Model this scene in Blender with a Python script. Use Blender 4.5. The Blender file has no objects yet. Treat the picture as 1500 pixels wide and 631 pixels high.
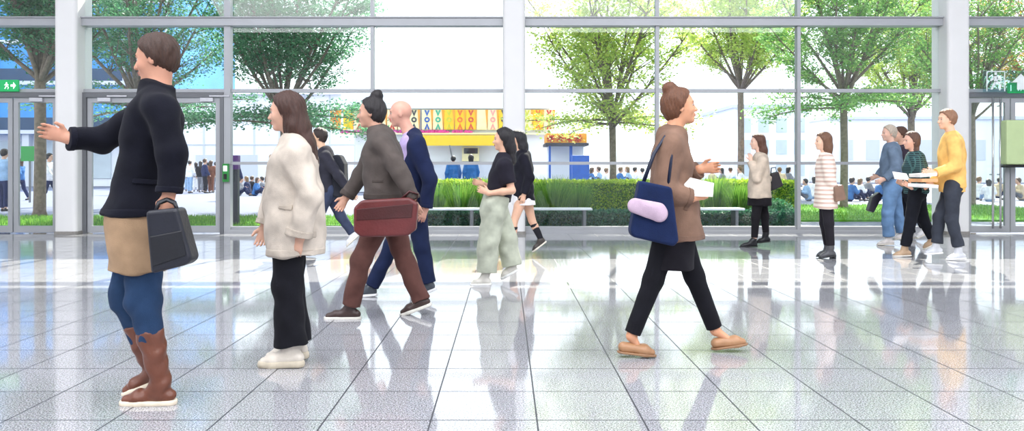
import bpy, math, random
import numpy as np
from mathutils import Vector
random.seed(7); rng = np.random.default_rng(7)
S = bpy.context.scene
COL = S.collection
def lin(r, g, b):
    f = lambda c: ((c/255)/12.92 if c/255 <= .04045 else ((c/255+.055)/1.055)**2.4)
    return (f(r), f(g), f(b), 1)
# ------------------------------------------------------------------ camera
FP = 1195.0; CX = 741.0; HY = 250.0; CH = 1.17      # focal length in px, horizon and eye height
cd = bpy.data.cameras.new('camera'); cam = bpy.data.objects.new('camera', cd); COL.objects.link(cam)
cd.sensor_width = 36; cd.lens = FP/1500*36; cd.shift_x = (750-CX)/1500; cd.shift_y = (HY-315.5)/1500
cd.clip_end = 600
cam.location = (0, 0, CH); cam.rotation_euler = (math.pi/2, 0, 0); S.camera = cam
# ------------------------------------------------------------------ light
S.view_settings.view_transform = 'Standard'; S.view_settings.look = 'None'
S.view_settings.gamma = 1; S.view_settings.use_curve_mapping = False
S.view_settings.exposure = 0.12
w = bpy.data.worlds.new('sky'); S.world = w; w.use_nodes = True
bg = w.node_tree.nodes['Background']; bg.inputs[0].default_value = (.86, .93, 1, 1); bg.inputs[1].default_value = 2.3
def light(name, kind, loc, energy, rot=(0, 0, 0), size=None, color=(1, 1, 1)):
    l = bpy.data.lights.new(name, kind); o = bpy.data.objects.new(name, l); COL.objects.link(o)
    o.location = loc; o.rotation_euler = rot; l.energy = energy; l.color = color
    if size: l.shape = 'RECTANGLE'; l.size, l.size_y = size
    return o
SUN_EL = math.radians(44); SUN_AZ = .27
sv = Vector((SUN_AZ*math.cos(SUN_EL), math.cos(SUN_EL), math.sin(SUN_EL))).normalized()
so = light('sun', 'SUN', (0, 0, 30), 11, color=(1, .93, .82)); so.data.angle = .009
so.rotation_euler = sv.to_track_quat('Z', 'Y').to_euler()
light('hall_fill_light', 'AREA', (0, 3, 8.7), 1900, (0, 0, 0), (24, 8), (.93, .95, 1))  # unseen area lamp added as general fill for the hall
light('hall_fill_light', 'AREA', (0, -5, 8.8), 3300, (math.radians(22), 0, 0), (26, 6), (.95, .97, 1))  # added fill lamp behind the camera, brightens the walkers' near sides
S.cycles.use_denoising = True
S.cycles.max_bounces = 8; S.cycles.diffuse_bounces = 3; S.cycles.glossy_bounces = 4
S.cycles.transparent_max_bounces = 24; S.cycles.transmission_bounces = 4
S.cycles.caustics_reflective = False; S.cycles.caustics_refractive = False
S.cycles.sample_clamp_indirect = 6

# ------------------------------------------------------------------ materials
def newmat(name):
    m = bpy.data.materials.new(name); m.use_nodes = True
    return m, m.node_tree, m.node_tree.nodes['Principled BSDF']
def nd(nt, t, **kw):
    n = nt.nodes.new(t)
    for k, v in kw.items():
        if k.startswith('i_'): n.inputs[k[2:].replace('_', ' ')].default_value = v
        else: setattr(n, k, v)
    return n
def mat(name, rgb, rough=.6, metal=0, var=.12, scale=6, bump=0, bscale=60, spec=None, stretch=None):
    m, nt, b = newmat(name); c = lin(*rgb)
    tc = nd(nt, 'ShaderNodeTexCoord'); src = tc.outputs['Object']
    if stretch:
        mp = nd(nt, 'ShaderNodeMapping'); mp.inputs['Scale'].default_value = stretch
        nt.links.new(src, mp.inputs[0]); src = mp.outputs[0]
    n = nd(nt, 'ShaderNodeTexNoise'); n.inputs['Scale'].default_value = scale; n.inputs['Detail'].default_value = 4
    nt.links.new(src, n.inputs[0])
    r = nd(nt, 'ShaderNodeValToRGB')
    r.color_ramp.elements[0].position = .3; r.color_ramp.elements[1].position = .7
    r.color_ramp.elements[0].color = tuple(x*(1-var) for x in c[:3])+(1,)
    r.color_ramp.elements[1].color = tuple(min(1, x*(1+var)) for x in c[:3])+(1,)
    nt.links.new(n.outputs[0], r.inputs[0]); nt.links.new(r.outputs[0], b.inputs['Base Color'])
    b.inputs['Roughness'].default_value = rough; b.inputs['Metallic'].default_value = metal
    if spec is not None: b.inputs['Specular IOR Level'].default_value = spec
    if bump:
        n2 = nd(nt, 'ShaderNodeTexNoise'); n2.inputs['Scale'].default_value = bscale
        nt.links.new(src, n2.inputs[0])
        bp = nd(nt, 'ShaderNodeBump'); bp.inputs['Strength'].default_value = bump; bp.inputs['Distance'].default_value = .01
        nt.links.new(n2.outputs[0], bp.inputs['Height']); nt.links.new(bp.outputs[0], b.inputs['Normal'])
    return m
def fabric(name, rgb, var=.18):
    m = mat(name, rgb, .9, 0, var, 9, .25, 220, .2)
    b = m.node_tree.nodes['Principled BSDF']; b.inputs['Sheen Weight'].default_value = .03
    return m
def skin_mat(name, rgb):
    m = mat(name, rgb, .5, 0, .07, 14, .05, 200)
    b = m.node_tree.nodes['Principled BSDF']
    b.inputs['Subsurface Weight'].default_value = .15; b.inputs['Subsurface Radius'].default_value = (.02, .008, .004)
    return m
def hair_mat(name, rgb):
    return mat(name, rgb, .45, 0, .35, 40, .5, 90, .5, (6, 6, .7))
def leaf_mat(name, rgb, rgb2, trans=.5):
    m, nt, b = newmat(name)
    g = nd(nt, 'ShaderNodeObjectInfo'); geo = nd(nt, 'ShaderNodeNewGeometry')
    r = nd(nt, 'ShaderNodeValToRGB')
    r.color_ramp.elements[0].color = lin(*rgb); r.color_ramp.elements[1].color = lin(*rgb2)
    nt.links.new(geo.outputs['Random Per Island'], r.inputs[0])
    nt.links.new(r.outputs[0], b.inputs['Base Color']); b.inputs['Roughness'].default_value = .55
    t = nd(nt, 'ShaderNodeBsdfTranslucent'); nt.links.new(r.outputs[0], t.inputs[0])
    mx = nd(nt, 'ShaderNodeMixShader'); mx.inputs[0].default_value = trans
    nt.links.new(b.outputs[0], mx.inputs[1]); nt.links.new(t.outputs[0], mx.inputs[2])
    nt.links.new(mx.outputs[0], nt.nodes['Material Output'].inputs[0])
    return m
def glass_mat(name, tint, refl=1.0, f0=1.45):
    m, nt, b = newmat(name); nt.nodes.remove(b)
    tr = nd(nt, 'ShaderNodeBsdfTransparent'); tr.inputs[0].default_value = tint
    gl = nd(nt, 'ShaderNodeBsdfGlossy'); gl.inputs['Roughness'].default_value = .01
    geo = nd(nt, 'ShaderNodeNewGeometry'); dt = nd(nt, 'ShaderNodeVectorMath', operation='DOT_PRODUCT')
    nt.links.new(geo.outputs['Normal'], dt.inputs[0]); nt.links.new(geo.outputs['Incoming'], dt.inputs[1])
    ab = nd(nt, 'ShaderNodeMath', operation='ABSOLUTE'); nt.links.new(dt.outputs['Value'], ab.inputs[0])
    om = nd(nt, 'ShaderNodeMath', operation='SUBTRACT'); om.inputs[0].default_value = 1; nt.links.new(ab.outputs[0], om.inputs[1])
    pw = nd(nt, 'ShaderNodeMath', operation='POWER'); pw.inputs[1].default_value = 5; nt.links.new(om.outputs[0], pw.inputs[0])
    fr = nd(nt, 'ShaderNodeMath', operation='MULTIPLY_ADD'); fr.inputs[1].default_value = .96*refl; fr.inputs[2].default_value = .03*refl; nt.links.new(pw.outputs[0], fr.inputs[0])
    mx = nd(nt, 'ShaderNodeMixShader')
    nt.links.new(fr.outputs[0], mx.inputs[0]); nt.links.new(tr.outputs[0], mx.inputs[1]); nt.links.new(gl.outputs[0], mx.inputs[2])
    nt.links.new(mx.outputs[0], nt.nodes['Material Output'].inputs[0])
    return m
def emis(name, rgb, st):
    m, nt, b = newmat(name); b.inputs['Base Color'].default_value = lin(*rgb)
    b.inputs['Emission Color'].default_value = lin(*rgb); b.inputs['Emission Strength'].default_value = st
    return m
def granite():
    m, nt, b = newmat('polished_granite_tiles')
    tc = nd(nt, 'ShaderNodeTexCoord'); sep = nd(nt, 'ShaderNodeSeparateXYZ'); nt.links.new(tc.outputs['Object'], sep.inputs[0])
    def M(op, a, bb=None, c=None):
        n = nd(nt, 'ShaderNodeMath', operation=op)
        for i, v in enumerate((a, bb, c)):
            if v is None: continue
            if isinstance(v, (int, float)): n.inputs[i].default_value = v
            else: nt.links.new(v, n.inputs[i])
        return n.outputs[0]
    T = .498
    def joint(o, off, wd):
        u = M('DIVIDE', M('SUBTRACT', o, off), T)
        f = M('ABSOLUTE', M('SUBTRACT', M('FRACT', M('ADD', u, 100.5)), .5))
        return M('LESS_THAN', f, wd/T)
    j = M('MAXIMUM', joint(sep.outputs[0], .146, .0042), M('MULTIPLY', joint(sep.outputs[1], 3.83, .0055), .95))
    comb = nd(nt, 'ShaderNodeCombineXYZ')
    nt.links.new(M('FLOOR', M('DIVIDE', M('SUBTRACT', sep.outputs[0], .146), T)), comb.inputs[0])
    nt.links.new(M('FLOOR', M('DIVIDE', M('SUBTRACT', sep.outputs[1], 3.83), T)), comb.inputs[1])
    wn = nd(nt, 'ShaderNodeTexWhiteNoise'); nt.links.new(comb.outputs[0], wn.inputs['Vector'])
    n1 = nd(nt, 'ShaderNodeTexNoise'); n1.inputs['Scale'].default_value = 130; n1.inputs['Detail'].default_value = 3
    nt.links.new(tc.outputs['Object'], n1.inputs[0])
    v = nd(nt, 'ShaderNodeTexVoronoi'); v.inputs['Scale'].default_value = 170; nt.links.new(tc.outputs['Object'], v.inputs[0])
    r = nd(nt, 'ShaderNodeValToRGB'); e = r.color_ramp.elements
    e[0].position = .38; e[0].color = lin(104, 105, 120); e[1].position = .62; e[1].color = lin(208, 209, 226)
    nt.links.new(n1.outputs[0], r.inputs[0])
    mx = nd(nt, 'ShaderNodeMix', data_type='RGBA', blend_type='MULTIPLY'); mx.inputs[0].default_value = .3
    nt.links.new(r.outputs[0], mx.inputs[6]); nt.links.new(v.outputs['Color'], mx.inputs[7])
    hsv = nd(nt, 'ShaderNodeHueSaturation'); hsv.inputs['Saturation'].default_value = .3
    nt.links.new(mx.outputs[2], hsv.inputs['Color']); nt.links.new(M('ADD', M('MULTIPLY', wn.outputs[0], .1), .95), hsv.inputs['Value'])
    mj = nd(nt, 'ShaderNodeMix', data_type='RGBA'); nt.links.new(j, mj.inputs[0])
    nt.links.new(hsv.outputs[0], mj.inputs[6]); mj.inputs[7].default_value = lin(52, 52, 60)
    nt.links.new(mj.outputs[2], b.inputs['Base Color'])
    b.inputs['IOR'].default_value = 1.75
    nt.links.new(M('ADD', M('MULTIPLY', n1.outputs[0], .13), M('MULTIPLY', j, .4)), b.inputs['Roughness'])
    nz = nd(nt, 'ShaderNodeTexNoise'); nz.inputs['Scale'].default_value = 1.3; nt.links.new(tc.outputs['Object'], nz.inputs[0])
    bp = nd(nt, 'ShaderNodeBump'); bp.inputs['Strength'].default_value = .04; bp.inputs['Distance'].default_value = .01
    nt.links.new(nz.outputs[0], bp.inputs['Height']); nt.links.new(bp.outputs[0], b.inputs['Normal'])
    return m
M_ = dict(
    granite=granite(),
    alu=mat('brushed_grey_aluminium', (172, 174, 178), .4, .2, .03, 3),
    aludk=mat('dark_grey_aluminium', (112, 114, 118), .4, .2, .04, 3),
    steel=mat('polished_steel', (205, 205, 208), .2, .8, .03),
    white=mat('white_column_paint', (238, 237, 236), .6, 0, .015, 2),
    plaster=mat('white_plaster', (225, 226, 230), .8, 0, .03, 1),
    stone=mat('grey_stone_base', (150, 146, 140), .6, 0, .12, 30),
    glass=glass_mat('clear_window_glass', (.965, .985, .98, 1)),
    black=mat('black_plastic', (22, 22, 24), .4),
    white_plastic=mat('white_plastic', (235, 236, 236), .4),
    bark=mat('tree_bark', (122, 108, 96), .9, 0, .3, 12, .5, 30),
    pave=mat('pale_blue_grey_paving', (112, 118, 142), .7, 0, .08, 1.5),
    lawn=mat('lawn_turf', (86, 150, 30), .9, 0, .35, 5, .5, 40),
    leafA=leaf_mat('mid_green_leaves', (84, 146, 74), (162, 202, 112)),
    leafB=leaf_mat('yellow_green_leaves', (160, 196, 82), (222, 232, 124)),
    leafC=leaf_mat('dark_green_leaves', (48, 116, 74), (116, 174, 126)),
    leafG=leaf_mat('golden_leaves', (168, 130, 30), (206, 180, 60)),
    grass=leaf_mat('grass_blades', (60, 122, 46), (150, 190, 84), .5),
    hedge=leaf_mat('hedge_leaves', (130, 176, 40), (206, 222, 90), .55),
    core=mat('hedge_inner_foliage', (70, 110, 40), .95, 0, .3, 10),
    bluepanel=mat('blue_glazed_panel', (50, 140, 214), .3, 0, .12, .4),
    bluedark=mat('deep_blue_band', (20, 60, 96), .4, 0, .1, 1),
    facadew=mat('white_facade_panel', (238, 240, 246), .7, 0, .02, .3),
    facadeg=mat('grey_facade_joint', (205, 210, 222), .7, 0, .03, 1),
    winpane=mat('far_window_pane', (196, 208, 216), .3, 0, .1, 1),
    yellow=mat('bright_yellow_board', (250, 206, 20), .6, 0, .05),
    orange=mat('orange_board', (240, 160, 40), .6, 0, .05),
    cream=mat('cream_board', (252, 240, 190), .6, 0, .03),
    red=mat('red_paint', (200, 60, 50), .6), teal=mat('teal_paint', (40, 170, 140), .6),
    blue=mat('blue_paint', (30, 90, 180), .6), pink=mat('pink_paint', (235, 150, 150), .6),
    oran2=mat('deep_orange_paint', (226, 110, 30), .6), ygreen=mat('lime_paint', (200, 200, 40), .6),
    navyp=mat('dark_paint', (50, 50, 60), .6), magenta=mat('magenta_flowers', (200, 60, 150), .8, 0, .4, 8),
    purple=mat('purple_plastic', (90, 40, 120), .5), green=mat('green_plastic', (40, 140, 60), .5),
    lgreen=mat('pale_green_card', (204, 224, 168), .6, 0, .03),
    signg=emis('exit_sign_green', (30, 160, 90), .5), signw=emis('exit_sign_white', (240, 255, 245), .9),
    signglass=glass_mat('frosted_sign_glass', (.72, .86, .88, 1)),
    etch=mat('white_sign_print', (235, 244, 244), .6),
)
# ------------------------------------------------------------------ mesh helpers
def link(name, me, m, parent=None, smooth=False, loc=None):
    o = bpy.data.objects.new(name, me); COL.objects.link(o)
    if m: me.materials.append(m)
    if parent: o.parent = parent
    if loc: o.location = loc
    if smooth: me.polygons.foreach_set('use_smooth', np.ones(len(me.polygons), bool))
    return o
def tag(o, label=None, cat=None, group=None, kind=None):
    if label: o['label'] = label
    if cat: o['category'] = cat
    if group: o['group'] = group
    if kind: o['kind'] = kind
    return o
def empty(name, loc=(0, 0, 0), rz=0, **kw):
    o = bpy.data.objects.new(name, None); COL.objects.link(o); o.location = loc; o.rotation_euler = (0, 0, rz)
    o.empty_display_size = .1
    return tag(o, **kw)
def raw_mesh(name, V, F):
    V = np.asarray(V, np.float32); F = np.asarray(F, np.int32); k = F.shape[1]
    me = bpy.data.meshes.new(name); me.vertices.add(len(V)); me.vertices.foreach_set('co', V.ravel())
    me.loops.add(F.size); me.loops.foreach_set('vertex_index', F.ravel())
    me.polygons.add(len(F)); me.polygons.foreach_set('loop_start', np.arange(0, F.size, k, dtype=np.int32))
    me.polygons.foreach_set('loop_total', np.full(len(F), k, np.int32))
    me.update(calc_edges=True); return me
class MB:
    def __init__(s): s.v = []; s.f = []
    def box(s, x0, x1, y0, y1, z0, z1, rz=0, piv=None, bev=0):
        n = len(s.v)
        P = [(x, y, z) for z in (z0, z1) for x, y in ((x0, y0), (x1, y0), (x1, y1), (x0, y1))]
        if rz:
            px, py = piv or ((x0+x1)/2, (y0+y1)/2); c, q = math.cos(rz), math.sin(rz)
            P = [(px+(x-px)*c-(y-py)*q, py+(x-px)*q+(y-py)*c, z) for x, y, z in P]
        s.v += P; s.f += [tuple(n+i for i in f) for f in ((0, 3, 2, 1), (4, 5, 6, 7), (0, 1, 5, 4), (1, 2, 6, 5), (2, 3, 7, 6), (3, 0, 4, 7))]
        return s
    def prism(s, pts, y0, y1):          # polygon in XZ, extruded along Y
        n = len(s.v); k = len(pts)
        s.v += [(x, y0, z) for x, z in pts]+[(x, y1, z) for x, z in pts]
        s.f.append(tuple(n+i for i in range(k))); s.f.append(tuple(n+k+i for i in reversed(range(k))))
        for i in range(k): s.f.append((n+(i+1) % k, n+i, n+k+i, n+k+(i+1) % k))
        return s
    def column(s, pts, z0, z1):         # polygon in XY, extruded up
        n = len(s.v); k = len(pts)
        s.v += [(x, y, z0) for x, y in pts]+[(x, y, z1) for x, y in pts]
        s.f.append(tuple(n+i for i in reversed(range(k)))); s.f.append(tuple(n+k+i for i in range(k)))
        for i in range(k): s.f.append((n+i, n+(i+1) % k, n+k+(i+1) % k, n+k+i))
        return s
    def tube(s, path, rad, k=10):
        path = [Vector(p) for p in path]
        if not hasattr(rad, '__len__'): rad = [rad]*len(path)
        n = len(s.v); up = Vector((0, 0, 1))
        for i, p in enumerate(path):
            t = (path[min(i+1, len(path)-1)]-path[max(i-1, 0)]).normalized()
            a = t.cross(up if abs(t.z) < .95 else Vector((1, 0, 0))).normalized(); b = a.cross(t)
            for j in range(k):
                an = 2*math.pi*j/k; s.v.append(tuple(p+(a*math.cos(an)+b*math.sin(an))*rad[i]))
        for i in range(len(path)-1):
            for j in range(k):
                a0 = n+i*k+j; a1 = n+i*k+(j+1) % k; s.f.append((a0, a0+k, a1+k, a1))
        s.f.append(tuple(n+j for j in range(k))); s.f.append(tuple(n+(len(path)-1)*k+j for j in reversed(range(k))))
        return s
    def build(s, name, m, parent=None, bevel=0, smooth=False, kind=None):
        me = bpy.data.meshes.new(name); me.from_pydata(s.v, [], s.f); me.update()
        o = link(name, me, m, parent, smooth)
        if bevel:
            b = o.modifiers.new('b', 'BEVEL'); b.width = bevel; b.segments = 2; b.limit_method = 'ANGLE'
        if kind: o['kind'] = kind
        return o
def PX(px, D): return (px-CX)*D/FP
def PZ(py, D): return CH+(HY-py)*D/FP

# ------------------------------------------------------------------ the hall
FD = 15.30                                         # distance of the glass wall
def st(name, mb, m, **k): o = mb.build(name, m, **k); o['kind'] = 'structure'; return o
st('floor', MB().box(-14, 14, -10, FD+.12, -.2, 0), M_['granite'])
st('ceiling', MB().box(-14, 14, -10, FD, 9, 9.2), M_['plaster'])
st('wall_left', MB().box(-14.2, -14, -10, FD, 0, 9.2), M_['plaster'])
st('wall_right', MB().box(14, 14.2, -10, FD, 0, 9.2), M_['plaster'])
st('wall_back', MB().box(-14.2, 14.2, -10.2, -10, 0, 9.2), M_['plaster'])
# structural columns
cols = [-8.1, .15, 8.33]
for i, cx in enumerate(cols+[-13.6, 13.6]):
    e = empty('hall_column', (cx, FD, 0)); e['kind'] = 'structure'
    W = .205; Dp = .32; r = .07; pts = []
    for (sx, sy, a0) in ((1, 1, 0), (-1, 1, 90), (-1, -1, 180), (1, -1, 270)):
        for q in range(5):
            an = math.radians(a0+q*22.5); pts.append((sx*(W-r)+r*math.cos(an), sy*(Dp-r)+r*math.sin(an)))
    MB().column(pts, 0, 9).build('shaft', M_['white'], e)
    MB().column([(x*1.06, y*1.05) for x, y in pts], 0, .055).build('base_ring', M_['stone'], e)
# glazing bays between columns
ZB = 3.94                                          # height of the main beam
Z2 = PZ(133, FD); ZH = PZ(239, FD); ZTOP = 9
def bay(n, x0, x1, mull, door=None, thick=()):
    """door = (xd0, xd1) leaves that stretch as solid glazing without the mid rail"""
    e = empty('window_%d' % n, ((x0+x1)/2, FD, 0)); e['kind'] = 'structure'; ox = (x0+x1)/2
    b = MB().box(x0-ox, x1-ox, -.14, .1, ZB-.07, ZB+.07); b.box(x0-ox, x1-ox, -.18, .12, ZB+.07, ZB+.09)
    b.build('beam', M_['alu'], e)
    for z, h in ((6.6, .05),): MB().box(x0-ox, x1-ox, -.1, .08, z-h, z+h).build('beam', M_['alu'], e)
    MB().box(x0-ox, x1-ox, -.05, .05, Z2-.032, Z2+.032).build('transom', M_['alu'], e)
    MB().box(x0-ox, x1-ox, -.06, .06, 8.8, 9).build('transom', M_['alu'], e)
    spans = [(x0, x1)] if not door else [(a, c) for a, c in ((x0, door[0]), (door[1], x1)) if c-a > .12]
    for a, c in spans:
        MB().box(a-ox, c-ox, -.05, .04, ZH-.028, ZH+.028).build('mid_rail', M_['alu'], e)
        b = MB().box(a-ox, c-ox, -.1, .06, 0, .075); b.box(a-ox, c-ox, -.05, .05, .075, .13)
        b.build('sill', M_['alu'], e)
    for m in mull:
        hw = .06 if m in thick else .032
        z0 = 0
        if door and door[0]+.05 < m < door[1]-.05: z0 = Z2
        MB().box(m-hw-ox, m+hw-ox, -.09, .06, z0, ZTOP).build('mullion', M_['alu'], e)
    xs = [x0]+sorted(mull)+[x1]
    for a, c in zip(xs, xs[1:]):
        indoor = door and a >= door[0]-.1 and c <= door[1]+.1
        for z0, z1 in ((.1, ZH), (ZH, Z2), (Z2, ZB), (ZB, 6.6), (6.6, 8.9)):
            if indoor and z1 <= Z2: continue
            MB().box(a-ox, c-ox, .0, .012, z0, z1).build('pane', M_['glass'], e)
    return e
hw = .205
bay(1, -13.4, cols[0]-hw, [PX(-20-12, FD)-.6], door=(PX(-115, FD), cols[0]-hw))
bay(2, cols[0]+hw, cols[1]-hw, [PX(335, FD), PX(546, FD)], door=(cols[0]+hw, PX(331, FD)), thick=(PX(335, FD),))
bay(3, cols[1]+hw, cols[2]-hw, [PX(962, FD), PX(1168, FD)], thick=())
bay(4, cols[2]+hw, 13.4, [PX(1610, FD)], door=(cols[2]+hw, PX(1600, FD)))
MB_ = MB
def door(n, xs, closers=(), bars=()):
    """xs: leaf boundaries; frame round the outside"""
    x0, x1 = xs[0], xs[-1]; ox = (x0+x1)/2; H = Z2-.04
    e = empty('door_%d' % n, (ox, FD, 0)); e['kind'] = 'structure'
    b = MB().box(x0-ox, x0+.07-ox, -.1, .06, 0, H); b.box(x1-.07-ox, x1-ox, -.1, .06, 0, H); b.box(x0+.07-ox, x1-.07-ox, -.1, .06, H-.09, H)
    b.build('door_frame', M_['aludk'], e)
    for a, c in zip(xs, xs[1:]):
        a2 = a+(.075 if a == x0 else .012); c2 = c-(.075 if c == x1 else .012); T = H-.1
        b = MB().box(a2-ox, a2+.085-ox, -.06, .0, .02, T); b.box(c2-.085-ox, c2-ox, -.06, .0, .02, T)
        b.box(a2+.085-ox, c2-.085-ox, -.06, .0, T-.085, T); b.box(a2+.085-ox, c2-.085-ox, -.06, .0, .02, .14)
        lf = b.build('door_leaf', M_['alu'], e)
        MB().box(a2+.08-ox, c2-.08-ox, -.035, -.025, .13, T-.08).build('pane', M_['glass'], lf)
    for xc in closers:
        b = MB().box(xc-.12-ox, xc+.12-ox, -.13, -.06, H-.17, H-.1); b.build('door_closer', M_['steel'], e)
        MB().box(xc+.05-ox, xc+.42-ox, -.12, -.1, H-.08, H-.055).build('closer_arm', M_['steel'], e)
    for xb in bars:
        b = MB().tube([(xb-ox, -.14, .1), (xb-ox, -.14, H-.1)], .02, 12)
        for z in (.2, 1.1, H-.25): b.tube([(xb-ox, -.14, z), (xb-ox, -.04, z)], .012, 8)
        b.build('push_bar', M_['steel'], e, smooth=True)
    return e
door(1, [PX(-115, FD), PX(22, FD), cols[0]-hw], closers=(PX(58, FD),))
door(2, [cols[0]+hw, PX(234, FD), PX(330, FD)], closers=(PX(157, FD), PX(306, FD)))
door(3, [cols[2]+hw, PX(1477, FD), PX(1600, FD)], bars=(PX(1459, FD), PX(1448, FD)))
# unseen canopy added outside (throws the shade between glass wall and the sunlit strip)
can = empty('added_shade_canopy', (0, FD+3.2, 6.2)); can['kind'] = 'structure'
CE0, CE1 = 2.12, 5.7
MB().box(-15, 15, CE0-3.2, CE1-3.2, 0, .18).build('shade_slab', M_['facadew'], can)
for x in (-12, -4, 4, 12): MB().tube([(x, CE1-3.6, .1), (x, -3.15, 2.6)], .04).build('shade_canopy_rod', M_['steel'], can)
st('wall_upper', MB().box(-14, 14, FD-.1, FD+.1, 7.0, 9), M_['facadew'])  # unseen header, its lower edge set to end the sunlit strip

# ------------------------------------------------------------------ signs
def exit_sign(px, py, w_px, h_px, D, label, faces=True):
    x = PX(px, D); z = PZ(py, D); W_ = w_px*D/FP/2; H_ = h_px*D/FP/2
    e = empty('exit_sign', (x, D, z), label=label, cat='exit sign', group=None)
    MB().box(-W_, W_, -.03, .03, -H_, H_).build('sign_box', M_['signg'], e, .008)
    b = MB(); y0, y1 = -.034, -.03; s = H_*1.5; W2 = W_*.55
    # running figure, doorway and arrow
    def P(pts, dx=0): b.prism([(dx+a*s, c*s) for a, c in pts], y0, y1)
    P([(-.06, .38), (.06, .38), (.06, .26), (-.06, .26)]); P([(-.13, .2), (.08, .24), (.1, 0), (-.05, -.05)])
    P([(-.05, 0), (.08, 0), (-.15, -.38), (-.24, -.36)]); P([(.0, 0), (.1, 0), (.26, -.2), (.18, -.42), (.12, -.4), (.16, -.2)])
    P([(.06, .2), (.26, .08), (.24, .02), (.04, .1)]); P([(-.1, .2), (-.26, .06), (-.22, .0), (-.06, .1)])
    b.build('running_figure', M_['signw'], e); b = MB()
    P([(-.4, .4), (-.3, .4), (-.3, -.4), (-.4, -.4)], -W2); b.build('door_pictogram', M_['signw'], e); b = MB()
    
    P([(0, .4), (.3, 0), (0, -.4), (0, -.12), (-.3, -.12), (-.3, .12), (0, .12)], W2*1.1)
    b.build('arrow', M_['signw'], e)
    MB().box(-W_*.1, W_*.1, .03, .1, -.02, .02).build('bracket', M_['aludk'], e)
    return e
exit_sign(11, 125.5, 33, 17, FD-.1, 'small green lit exit sign above the door at the far left edge')
exit_sign(226, 127, 26, 12, FD-.1, 'small green exit sign behind the neck of the person in the navy coat')
exit_sign(1492, 129, 32, 15, FD-.1, 'green lit exit sign above the right hand doors')
D = FD-.25; e = empty('glass_escape_sign', (PX(1478, D), D, PZ(119, D)), label='large frosted glass escape route sign with running man and arrow above right doors', cat='sign')
W_ = 38*D/FP; H_ = 15.5*D/FP
MB().box(-W_, W_, -.006, .006, -H_, H_).build('sign_panel', M_['signglass'], e)
b = MB(); s = H_*2.1; y0, y1 = -.012, -.006; dx = -W_*.52
for pts in ([(-.06, .4), (.05, .4), (.05, .28), (-.06, .28)], [(-.12, .22), (.09, .24), (.08, 0), (-.06, -.04)], [(-.06, 0), (.06, 0), (-.16, -.38), (-.25, -.36)],
            [(0, 0), (.1, 0), (.26, -.18), (.2, -.42), (.14, -.4), (.17, -.18)], [(.06, .2), (.27, .06), (.24, 0), (.04, .1)], [(-.1, .2), (-.27, .04), (-.22, 0), (-.06, .1)],
            ):
    b.prism([(dx+a*s, c*s) for a, c in pts], y0, y1)
for (a0, a1, c0, c1) in ((-.42, -.38, -.45, .45), (.38, .42, -.45, .45), (-.42, .42, .42, .46)): b.box(dx+a0*s, dx+a1*s, y0, y1, c0*s, c1*s)
b.build('running_figure', M_['etch'], e); b = MB()
b.prism([(W_*.45, H_*.7), (W_*.8, -.02), (W_*.6, -.02), (W_*.6, -H_*.8), (W_*.3, -H_*.8), (W_*.3, -.02), (W_*.1, -.02)], y0, y1)
b.build('arrow', M_['etch'], e)
D = FD-.14; e = empty('emergency_door_release', (PX(331, D), D, PZ(253, D)), label='green emergency door release box on the post right of the double door', cat='switch box')
MB().box(-.055, .055, -.04, .04, -.17, .17).build('housing', M_['green'], e, .008)
MB().box(-.03, .03, -.05, -.04, -.12, -.02).build('push_plate', M_['black'], e); MB().box(-.035, .035, -.047, -.04, .03, .13).build('notice', M_['signw'], e)
D = FD-.28; e = empty('pale_green_box', (PX(1489, D), D, PZ(211, D)), label='pale green box with black lower edge fixed beside the right hand doors', cat='box')
MB().box(-.24, .24, -.1, .1, -.38, .44).build('box_body', M_['lgreen'], e, .03); MB().box(-.24, .24, -.1, .1, -.43, -.38).build('box_base', M_['black'], e, .02)

# ------------------------------------------------------------------ outside ground
st('ground', MB().box(-90, 90, FD+.12, 140, -.3, -.03), M_['pave'])
def lawn(x0, x1, y0, y1, label, n):
    e = empty('lawn', ((x0+x1)/2, (y0+y1)/2, 0), kind='stuff', label=label, cat='grass'); dx = (x1-x0)/2; dy = (y1-y0)/2
    a = MB().box(-dx, dx, -dy, dy, -.06, .02).build('turf', M_['lawn'], e); a['kind'] = 'stuff'
    x = rng.uniform(-dx, dx, n); y = rng.uniform(-dy, dy, n); h = rng.uniform(.03, .09, n); t = rng.uniform(0, 6.28, n); w = .012
    V = np.stack([np.stack([x-w*np.cos(t), y-w*np.sin(t), 0*x], 1), np.stack([x+w*np.cos(t), y+w*np.sin(t), 0*x], 1),
                  np.stack([x+.02*np.sin(t), y+.02*np.cos(t), h+.02], 1)], 1).reshape(-1, 3)
    g = link('grass_blades', raw_mesh('grass', V, np.arange(3*n).reshape(-1, 3)), M_['grass'], e); g['kind'] = 'stuff'
lawn(-14, -3.2, 17.2, 20.6, 'sunlit lawn strip outside the left hand glazing', 16000)
lawn(6.6, 16, 19.2, 27.5, 'bright green lawn outside the right hand glazing', 16000)
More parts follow.
